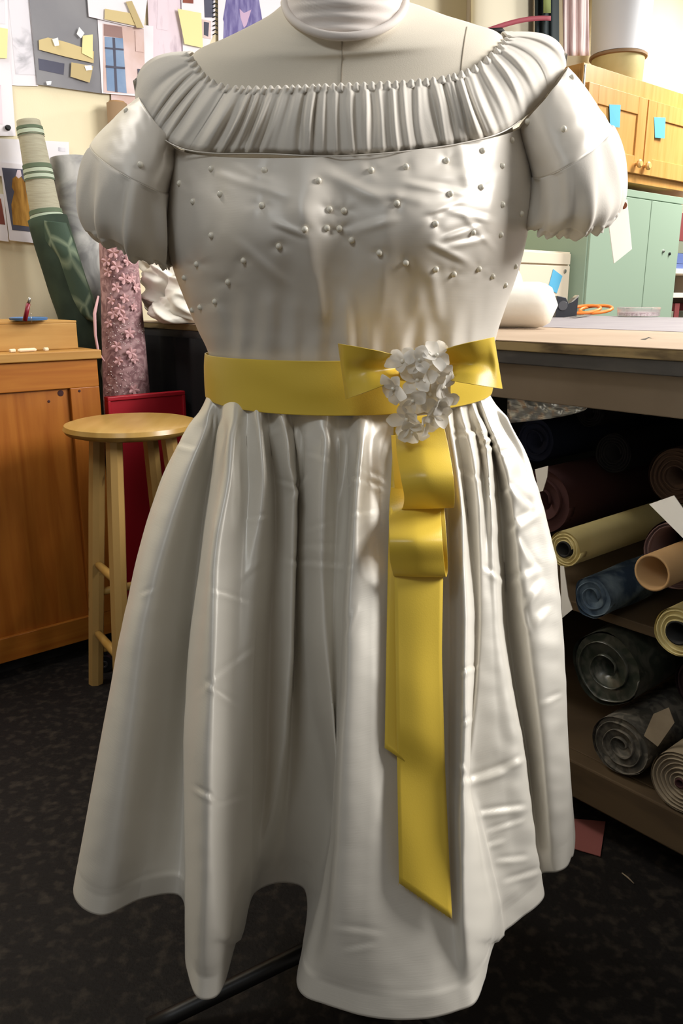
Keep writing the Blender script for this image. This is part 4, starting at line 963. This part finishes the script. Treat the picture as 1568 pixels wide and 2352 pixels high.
# ------------------------------------------------------------------ rolls below the table
def E(px, py, s): return PSs(px, py, s)
def rad_at(p, px_r): return px_r*((p.y*cp-(p.z-H)*sp)/F)
def R_(name, label, px, py, r_px, core_px, m, mc, s=1.26, L=.9, **k):
    p = E(px, py, s); return roll_lying(name, label, p, L, rad_at(p, r_px), rad_at(p, core_px), m, mc, **k)
def T_(label, t, z, r, core, m, mc, s0, L=.9, **k): return roll_lying('fabric_roll', label, R(s0, t, z), L, r, core, m, mc, **k)
T_('cream roll of cloth with open hollow end below the table', .813, .622, .034, .014, M['cream_cloth'], M['dark'], 1.24, seed=2, rag=.05, turns=3)
T_('frayed blue cloth roll on the middle shelf below the table',   .784, .519, .040, .013, M['denim'], None, 1.30, L=.27, seed=5, rag=.20, turns=2)
T_('pale gold roll with ragged edge at the end of the middle shelf', .594, .518, .044, .020, M['cream_cloth'], M['dark'], 1.27, seed=7, rag=.05, turns=3)
cc = R(1.22, .627, .630); cr_ = .030
ctb = thing('cardboard_tube', (cc.x, cc.y, cc.z-cr_), 'hollow cardboard tube sticking out of a mauve cloth roll', 'tube')
V, Fc = tube_geo([cc+VV*(.2*i) for i in range(5)], cr_, 36, cap=False); mesh('tube_wall', V, Fc, M['card'], ctb, True, solid=.004)
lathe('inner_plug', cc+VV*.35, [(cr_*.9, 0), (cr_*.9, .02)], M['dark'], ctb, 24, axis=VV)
T_('mauve brown cloth roll wound around the cardboard tube', .634, .640, .062, .050, M['mauve'], None, 1.31, L=.6, seed=8, rag=.05, turns=2)
T_('dull brown roll end between the cream and blue rolls', .795, .542, .034, .014, M['brown_cloth'], M['dark'], 1.60, L=.6, seed=9)
T_('thick maroon roll lying above the cream roll', .970, .659, .070, .02, M['maroon'], None, 1.38, L=.9, seed=10, turns=2)
T_('navy blue roll above the maroon roll below the table', 1.055, .770, .050, .018, M['navy'], None, 1.46, seed=11, turns=2)
T_('black roll in the dark between the navy and brown rolls', .885, .762, .042, .018, M['black_cloth'], None, 1.50, L=.8, seed=12)
T_('smaller black roll close below the tan table apron', .975, .835, .032, .012, M['black_cloth'], None, 1.54, L=.8, seed=13)
T_('dark brown roll at the shelf end below the tan apron', .725, .745, .055, .018, M['brown_cloth'], None, 1.46, L=.8, seed=14)
T_('shiny green and black print roll above the grey print roll', .765, .362, .074, .02, M['green_print'], None, 1.34, seed=15, rag=.09, turns=2)
T_('dark plum roll resting against the green print roll', .605, .362, .055, .018, M['plum'], None, 1.42, seed=17, rag=.04)
T_('grey floral print roll resting on the lowest shelf', .707, .224, .060, .012, M['print_cloth'], None, 1.32, seed=16, rag=.07, turns=3)
T_('taupe roll at the end of the lowest shelf', .571, .220, .058, .008, M['taupe'], M['maroon'], 1.30, seed=18, rag=.03, turns=6)
# paper slips and plastic among the rolls
def slab(name, pts, s_or_y, m, label, cat, thick=.0015, parent=None, bend=0.0, by='s'):
    q = [E(x, y, s_or_y) if by == 's' else P(x, y, s_or_y) for x, y in pts]; n = len(q)
    nrm_ = -VV if by == 's' else Vector((0, -1, 0))
    V = q+[p-nrm_*thick for p in q]
    o = mesh(name, V, [tuple(range(n))[::-1], tuple(range(n, 2*n))]+[(i, (i+1) % n, n+(i+1) % n, n+i) for i in range(n)], m, parent)
    if label: tag(o, label, cat)
    return o
slab('paper_slip', [(1490, 1158), (1547, 1138), (1568, 1168), (1590, 1200), (1590, 1250), (1568, 1236)], 1.215, M['white_paper'], 'white paper slip draped over the cardboard tube', 'paper')
slab('paper_slip', [(1228, 1078), (1258, 1070), (1256, 1095), (1246, 1128), (1236, 1130)], 1.33, M['white_paper'], 'small pale paper slip beside the navy roll', 'paper')
slab('paper_slip', [(1286, 1300), (1294, 1300), (1304, 1370), (1314, 1400), (1290, 1420)], 1.235, M['white_paper'], 'narrow white paper slip hanging below the cream roll', 'paper')
slab('paper_slip', [(1500, 1640), (1535, 1625), (1548, 1660), (1510, 1715), (1478, 1690)], 1.31, M['taupe'], 'dull paper slip tucked behind the grey print roll', 'paper')
pb = np.zeros((8, 24, 3))
for i in range(8):
    for j in range(24):
        k = j/23; x = 1165+k*186; y = 912+18*k+(56*(1-k)**.6+4)*i/7
        pb[i, j] = E(x, y, 1.36+.012*N3(j*.6, i*.6, 2))
tag(mesh('plastic_bag', pb, gridfaces(8, 24), M['silver'], None, True, solid=.001), 'shiny crinkled clear plastic bag stuffed under the table apron', 'plastic bag')
# pink sheet and toothpick on the floor
q4 = [PZ(1300, 1880, .002), PZ(1390, 1888, .002), PZ(1378, 1968, .002), PZ(1300, 1945, .002)]
tag(mesh('paper_sheet', q4+[p+Vector((0, 0, .0015)) for p in q4], [(3, 2, 1, 0), (4, 5, 6, 7), (0, 1, 5, 4), (1, 2, 6, 5), (2, 3, 7, 6), (3, 0, 4, 7)], M['pink_paper']), 'dull pink paper scrap on the floor under the shelf beam', 'paper')
tag(tube('toothpick', [PZ(1428, 2005, .003), PZ(1442, 2016, .003), PZ(1455, 2029, .003)], [.001, .0016, .001], M['taupe'], None, 8), 'thin wooden stick lying on the black floor', 'stick')

# ------------------------------------------------------------------ cabinets on the far right
gt = 2.45; gs0 = st(PTt(1349, 560, gt))[0]; gs1 = st(PTt(1556, 560, gt))[0]; gz = PTt(1430, 433, gt).z
gc = thing('metal_cabinet', R((gs0+gs1)/2, gt+.3, 0), 'sage green metal storage cabinet below the wall cabinets', 'cabinet')
box('body', gs0, gs1, gt+.004, TW-.012, .02, gz, M['green'], gc, .004)
box('foot_frame', gs0+.02, gs1-.02, gt+.03, TW-.03, 0, .02, M['dark'], gc, 0)
box('top_lip', gs0-.004, gs1+.004, gt-.006, gt+.05, gz-.035, gz, M['green'], gc, .002)
mids = gs0+(gs1-gs0)*.62
box('door', gs0+.006, mids-.003, gt-.010, gt+.004, .1, gz-.04, M['green'], gc, .002); gdoor = box('door', mids+.003, gs1-.006, gt-.010, gt+.004, .1, gz-.04, M['green'], gc, .002)
for (x, y, mm) in [(1522, 577, M['metal']), (1536, 583, M['dark'])]:
    p = PTt(x, y, gt-.010); lathe('knob', p, [(.008, 0), (.009, .006), (.004, .010)], mm, gdoor, 14, axis=-UU)
ft = gt+.085; fs1 = gs0-.006; fs0 = 3.28
fc_ = thing('filing_cabinet', R((fs0+fs1)/2, ft+.25, 0), 'beige metal filing cabinet beside the green cabinet', 'cabinet')
box('body', fs0, fs1, ft+.01, TW-.02, 0, 1.30, M['beige'], fc_)
zsplit = PTt(1240, 607, ft).z
for (z0, z1) in ((.05, .44), (.45, .80), (.81, zsplit-.004), (zsplit+.004, 1.29)):
    fdr = box('drawer', fs0+.01, fs1-.02, ft-.008, ft+.01, z0, z1, M['beige'], fc_, .002)
p = PTt(1296, 623, ft-.008); lathe('lock', p, [(.010, 0), (.010, .006), (.005, .008)], M['metal'], fdr, 14, axis=-UU)
p4 = [(1270, 618), (1291, 634), (1278, 674), (1258, 662)]
q = [PTt(x, y, ft-.0095) for x, y in p4]
tag(mesh('sticky_note', q+[v_-UU*.001 for v_ in q], [(0, 1, 2, 3), (7, 6, 5, 4), (0, 4, 5, 1), (1, 5, 6, 2), (2, 6, 7, 3), (3, 7, 4, 0)], M['blue_tape']), 'tilted blue note stuck on the beige filing cabinet', 'note')
# wall cabinets
wt = 2.50
ws0 = st(PTt(1331, 300, wt))[0]; ws1 = ws0+1.75; wz0 = PTt(1430, 416, wt).z; wz1 = PTt(1335, 140, wt).z
wc_ = thing('hanging_cabinet', R(ws0+.8, wt+.15, wz0), 'honey pine wall cabinet with two panelled doors above the green cabinet', 'cabinet')
wc_.location = R(ws0+.8, TW, wz0)
box('carcass', ws0, ws1, wt+.022, TW, wz0, wz1, M['pine_up'], wc_)
box('bottom_rail', ws0, ws1, wt+.004, wt+.022, wz0, wz0+.07, M['pine_up'], wc_, .002); box('top_rail', ws0, ws1, wt+.004, wt+.022, wz1-.10, wz1, M['pine_up'], wc_, .002)
edges = [ws0+.02, st(PTt(1476, 300, wt))[0], 0]
wdt = edges[1]-edges[0]; edges = [edges[0], edges[1], edges[1]+wdt, edges[1]+2*wdt]
wdoors = []
for k in range(3):
    d0, d1 = edges[k]+.006, edges[k+1]-.006; z0, z1 = wz0+.045, wz1-.085; w = .085
    wdoors.append(box('door', d0, d1, wt-.004, wt+.004, z0, z1, M['pine_up'], wc_, 0)); dr = wdoors[-1]
    box('stile', d0, d0+w, wt-.018, wt-.004, z0, z1, M['pine_up'], dr, .002); box('stile', d1-w, d1, wt-.018, wt-.004, z0, z1, M['pine_up'], dr, .002)
    box('rail', d0+w, d1-w, wt-.018, wt-.004, z0, z0+w, M['pine_up'], dr, .002); box('rail', d0+w, d1-w, wt-.018, wt-.004, z1-w, z1, M['pine_up'], dr, .002)
    box('door_panel', d0+w, d1-w, wt-.010, wt-.004, z0+w, z1-w, M['pine_up'], dr, .001)
for k, (x, y) in enumerate([(1459, 377), (1479, 382)]):
    p = PTt(x, y, wt-.018); lathe('knob', p, [(.008, 0), (.008, .012), (.020, .018), (.022, .028), (.014, .036)], M['knob'], wdoors[k], 18, axis=-UU)
p = PTt(1342, 175, wt-.018); lathe('hinge', p-Vector((0, 0, .05)), [(.006, 0), (.006, .10)], M['metal'], wdoors[0], 10)
for (x0, y0_, x1, y1_, lb) in [(1399, 240, 1425, 293, 'pale blue note on the first wall cabinet door'), (1502, 269, 1528, 318, 'mid blue note on the second wall cabinet door')]:
    q = [PTt(x0, y0_, wt-.020), PTt(x1, y0_+1, wt-.024), PTt(x1-2, y1_, wt-.026), PTt(x0+2, y1_-2, wt-.021)]
    tag(mesh('sticky_note', q+[v_+UU*.0012 for v_ in q], [(0, 1, 2, 3), (7, 6, 5, 4), (0, 4, 5, 1), (1, 5, 6, 2), (2, 6, 7, 3), (3, 7, 4, 0)], M['blue_tape']), lb, 'note')
# on top of the wall cabinet
dc = PTt(1416, 170, wt+.16); dr_ = .0
dpt = dc.y*cp-(dc.z-H)*sp
drm = thing('drum', (dc.x, dc.y, wz1), 'white lidded drum with tan base standing on the wall cabinet', 'drum')
rD = 60*dpt/F
lathe('base', (dc.x, dc.y, wz1), [(rD*.92, 0), (rD*.95, .01), (rD*.97, .13)], M['cream_cloth'], drm, 40)
lathe('base_rim', (dc.x, dc.y, wz1+.13), [(rD*.97, 0), (rD*1.06, .004), (rD*1.06, .016), (rD*.98, .02)], M['brown'], drm, 40)
lathe('shade', (dc.x, dc.y, wz1+.15), [(rD*1.02, 0), (rD*1.12, .3), (rD*1.14, .55), (rD*.4, .58)], M['white_drum'], drm, 40)
def hang(name, label, cat, corners, t, m, amp, folds, thick=.03, extra=None):
    nr, nc = 14, 40; G = np.zeros((nr, nc, 3))
    tl, tr, br, bl = corners
    for i in range(nr):
        for j in range(nc):
            a, b = i/(nr-1), j/(nc-1); x = (tl[0]*(1-b)+tr[0]*b)*(1-a)+(bl[0]*(1-b)+br[0]*b)*a; y = (tl[1]*(1-b)+tr[1]*b)*(1-a)+(bl[1]*(1-b)+br[1]*b)*a
            G[i, j] = PTt(x, y, t-thick*math.sin(math.pi*b)**.5-amp*math.sin(b*folds*2*math.pi+a))
    th = thing(name, Vector(G.reshape(-1, 3).mean(axis=0)), label, cat); mesh('cloth', G, gridfaces(nr, nc), m, th, True, solid=.004)
    return th
ck = hang('coat', 'dark coat hanging next to the wall cabinet', 'coat', ((1228, -80), (1282, -80), (1284, 330), (1228, 330)), 2.60, M['dark_teal'], .012, 3, .06)
oo = np.array([[tuple(PTt(x, y, 2.515)) for x in (1248, 1256, 1264)] for y in (-60, 0, 30)]); mesh('olive_lining', oo, gridfaces(3, 3), M['olive'], ck, True, solid=.003)
pk = hang('fabric_length', 'pale pink and mauve cloth standing folded on the wall cabinet', 'cloth', ((1290, -90), (1350, -90), (1352, 128), (1294, 128)), wt+.10, M['pink_cloth'], .012, 3, .02)
bg = hang('garment_bag', 'cream garment bag with maroon strap hanging behind the right shoulder', 'bag', ((1082, -90), (1225, -90), (1224, 330), (1082, 330)), 2.66, M['cream_bag'], .004, 1.5, .08)
st_ = []
for i in range(20):
    k = i/19; x = 1098+k*166; y = 72-36*math.sin(k*1.75)
    for b in (0, 1): st_.append(PTt(x, y+b*(13-2*k), 2.50))
mesh('strap', np.array(st_), gridfaces(20, 2), M['maroon_band'], bg, True, solid=.004)
tube('buckle', [PTt(1118, 72, 2.50), PTt(1150, 70, 2.50), PTt(1160, 84, 2.50)], .012, M['dark'], bg, 8)
struct(box('trim_1', st(PTt(1070, 50, TW))[0], st(PTt(1083, 50, TW))[0], TW-.02, TW, 1.2, 3.0, M['beige'], bw=.002))
# white shelf with books at the far right
bs0 = gs1+.02; bsf = thing('bookshelf', R(bs0+.3, gt+.2, 0), 'white shelf of books at the far end beyond the green cabinet', 'shelf')
zA, zB = PTt(1560, 628, gt).z, PTt(1560, 726, gt).z
box('side', bs0, bs0+.035, gt+.05, TW-.02, 0, zA, M['white_wood'], bsf); box('side', bs0+.72, bs0+.755, gt+.05, TW-.02, 0, zA, M['white_wood'], bsf)
box('shelf_board', bs0, bs0+.755, gt+.05, TW-.02, zA-.0, zA+.03, M['white_wood'], bsf); box('shelf_board', bs0+.035, bs0+.72, gt+.06, TW-.02, zA-.14, zA-.11, M['white_wood'], bsf); box('shelf_board', bs0+.035, bs0+.72, gt+.06, TW-.02, .45, .48, M['white_wood'], bsf)
box('back', bs0+.035, bs0+.72, TW-.03, TW-.02, 0, zA, M['white_wood'], bsf)
for k in range(9):
    s = bs0+.04+k*.07
    tag(box('book', s, s+.058, gt+.08, TW-.06, .4805, .48+(zA-.15-.48)*(.80+.08*((k*7) % 3)), [M['book_brown'], M['book_grey'], M['book_red']][k % 3], None, .002), '%s book standing %s in the lower row of the white shelf' % (['brown', 'olive grey', 'dark red'][k % 3], ['first', 'second', 'third', 'fourth', 'fifth', 'sixth', 'seventh', 'eighth', 'ninth'][k]), 'book', 'books in the lower shelf row')
for k, (h, mm, lb) in enumerate([(.03, M['book_blue'], 'blue book lying lowest on top of the white shelf'), (.06, M['book_blue'], 'thick blue book lying second in the pile on the white shelf'), (.07, M['book_grey'], 'olive grey book in the pile on the white shelf'), (.16, M['book_red'], 'dark red boxed volume topmost on the white shelf')]):
    z0 = zA+.03+sum([.03, .06, .07, .16][:k])
    tag(box('book', bs0+.02, bs0+.30, gt+.08, TW-.06, z0+.0005, z0+h-.0005, mm, None, .002), lb, 'book')

# ------------------------------------------------------------------ pinned sheets on the wall
LAYER = [0.0]
def sheet(name, pts, m, label, cat, lay, parent=None, thick=.0012):
    t = TW-.002-.003*lay; n = len(pts)
    q = [PTt(x, y, t) for x, y in pts]; V = q+[p+UU*thick for p in q]
    o = mesh(name, V, [tuple(range(n)), tuple(range(n, 2*n))[::-1]]+[(i, n+i, n+(i+1) % n, (i+1) % n) for i in range(n)], m, parent)
    if label: tag(o, label, cat)
    return o
def pinned(name, pts, m, label, cat, lay, parts=()):
    o = thing(name, PTt(pts[0][0], pts[0][1], TW-.001), label, cat)
    sheet('sheet', pts, m, None, None, lay, o)
    for k, (nm, pp, mm) in enumerate(parts): sheet(nm, pp, mm, None, None, lay+.25+.12*k, o, .0003)
    return o
pinned('sketch_sheet', [(-60, -60), (62, -60), (88, 198), (40, 197), (-60, 185)], M['sheet'], 'white sheet with grey pencil sketch pinned at the far left', 'drawing', 1, [('sketch', [(14, -50), (58, -50), (82, 172), (36, 170)], M['sketch'])])
pinned('sketch_sheet', [(-60, -60), (14, -60), (22, 120), (36, 312), (-60, 312)], M['sheet'], 'tall white sheet with faint sketch beside the pencil drawing', 'drawing', 2, [('sketch', [(-40, -40), (8, -40), (12, 55), (-40, 52)], M['sketch']), ('print', [(-40, 190), (2, 195), (6, 285), (-40, 280)], M['pink_print'])])
sheet('sticky_note', [(-10, 62), (18, 66), (16, 134), (-10, 133)], M['note'], 'pale yellow note at the far left of the pinboard wall', 'note', 4)
pinned('grey_board', [(62, -60), (230, -60), (243, 216), (86, 194)], M['grey_board'], 'slate grey picture board taped to the wall', 'picture', 3, [('print', [(88, 134), (148, 146), (146, 172), (90, 160)], M['slate'])])
sheet('masking_tape', [(89, 92), (110, 86), (150, 96), (216, 118), (215, 145), (150, 130), (90, 114)], M['tape'], 'long brown masking tape strip across the grey board', 'tape', 5)
sheet('sticky_note', [(190, 82), (213, 79), (213, 135), (188, 122)], M['note'], 'narrow yellow note at the end of the masking tape strip', 'note', 6)
sheet('sticky_note', [(164, 143), (214, 152), (206, 190), (162, 176)], M['khaki_note'], 'khaki note on the lower part of the grey board', 'note', 6)
for pts, lb in (([(120, 90), (133, 86), (136, 104), (126, 106)], 'clear tape piece over the masking tape strip'), ([(176, 78), (182, 62), (194, 76), (186, 88)], 'crumpled clear tape above the narrow yellow note'), ([(194, 151), (210, 150), (212, 160), (198, 162)], 'clear tape piece on the khaki note'), ([(106, 187), (118, 186), (117, 194), (108, 195)], 'tiny clear tape piece at the bottom edge of the grey board')):
    sheet('clear_tape', pts, M['clear_tape'], lb, 'tape', 7)
pinned('door_photo', [(224, 45), (352, 60), (352, 224), (234, 214)], M['sheet'], 'colour photo of a blue panelled door pinned to the wall', 'photo', 4, [('print', [(236, 54), (330, 66), (334, 216), (238, 212)], M['door_wall']), ('door_head', [(238, 55), (280, 62), (282, 88), (238, 82)], M['door_dark']), ('door_leaf', [(240, 84), (282, 88), (291, 214), (246, 208)], M['door_blue']), ('door_stile', [(258, 86), (264, 87), (270, 212), (264, 211)], M['slate']), ('door_rail', [(241, 108), (284, 112), (284, 116), (241, 112)], M['slate']), ('door_rail', [(243, 150), (287, 154), (287, 159), (243, 155)], M['slate']), ('small_picture', [(310, 70), (330, 74), (330, 120), (312, 118)], M['door_wall']), ('small_picture', [(316, 158), (340, 162), (338, 190), (318, 190)], M['slate'])])
pinned('paper_sheet', [(196, -60), (345, -60), (330, 66), (286, 58), (204, 38)], M['sheet'], 'white folded paper above the door photo', 'paper', 6)
sheet('masking_tape', [(241, 20), (300, 30), (326, 62), (240, 44)], M['tape'], 'wide masking tape patch on the folded paper above the door photo', 'tape', 8)
sheet('masking_tape', [(289, 4), (303, 2), (330, 64), (314, 64)], M['khaki_note'], 'narrow slanted tape strip beside the wide masking tape patch', 'tape', 9)
pinned('costume_sketch', [(336, -60), (430, -60), (440, 130), (345, 150)], M['pink_print'], 'pale pink sheet with faint costume drawing', 'drawing', 3, [('figure', [(362, -10), (386, -10), (394, 40), (384, 70), (360, 66)], M['pink_print'])])
pinned('spiral_notebook', [(415, -60), (494, -60), (494, 70), (470, 128), (420, 124)], M['sheet'], 'white spiral bound notebook page with small photos', 'notebook', 5, [('photo', [(468, -10), (490, -8), (490, 40), (470, 40)], M['slate']), ('photo', [(462, 44), (484, 48), (484, 90), (462, 86)], M['door_wall']), ('photo', [(468, 50), (480, 52), (478, 84), (468, 80)], M['slate']), ('photo', [(420, -20), (444, -18), (444, 8), (420, 6)], M['rust'])])
sheet('sticky_note', [(408, 20), (462, 30), (466, 110), (424, 101)], M['note'], 'large yellow note on the spiral notebook page', 'note', 8)
for k in range(10):
    y = -10+k*10
    o = tube('spiral_ring', [PTt(489, y, TW-.020), PTt(494, y-3, TW-.026), PTt(499, y, TW-.020)], .002, M['dark'], bpy.data.objects['spiral_notebook'], 6)
pinned('costume_drawing', [(500, -60), (650, -60), (650, 40), (560, 120), (502, 120)], M['sheet'], 'drawing of a purple costume behind the left shoulder', 'drawing', 4, [('coat', [(524, -30), (590, -30), (602, 45), (592, 50), (588, 60), (580, 110), (512, 110), (514, 50), (512, 44)], M['purple']), ('lapel', [(550, 20), (560, 30), (577, 22), (566, 58), (560, 64), (552, 40)], M['lilac'])])
pinned('printed_page', [(-40, 316), (158, 326), (160, 372), (152, 412), (-40, 402)], M['text'], 'typed white page pinned behind the striped roll', 'paper', 3, [('logo', [(134, 338), (150, 340), (150, 348), (134, 347)], M['sketch'])])
pinned('gown_photo', [(0, 372), (92, 382), (112, 562), (22, 552)], M['sheet'], 'photo of a golden gown on a dark ground beside the striped roll', 'photo', 5, [('backdrop', [(4, 385), (92, 392), (104, 536), (28, 528)], M['slate']), ('gown', [(29, 410), (37, 404), (48, 405), (58, 420), (60, 440), (80, 522), (30, 516), (26, 470), (33, 440), (27, 430)], M['gold']), ('shoulders', [(36, 404), (40, 390), (47, 390), (50, 404), (43, 410)], M['pink_print'])])
pinned('rust_photo', [(-40, 440), (8, 446), (20, 555), (-40, 548)], M['sheet'], 'white bordered photo in rust tones at the far left', 'photo', 4, [('print', [(-40, 452), (2, 456), (12, 516), (-40, 510)], M['rust'])])
tag(lathe('push_pin', PTt(17, 294, TW-.012), [(.008, 0), (.009, .004), (.005, .008), (.007, .014)], M['dark'], None, 12, axis=-UU), 'dark push pin at the bottom of the tall white sheet', 'pin')
pinned('wood_photo', [(255, 214), (345, 222), (345, 300), (258, 300)], M['door_wall'], 'photo with pink wooden texture below the door photo', 'photo', 2)
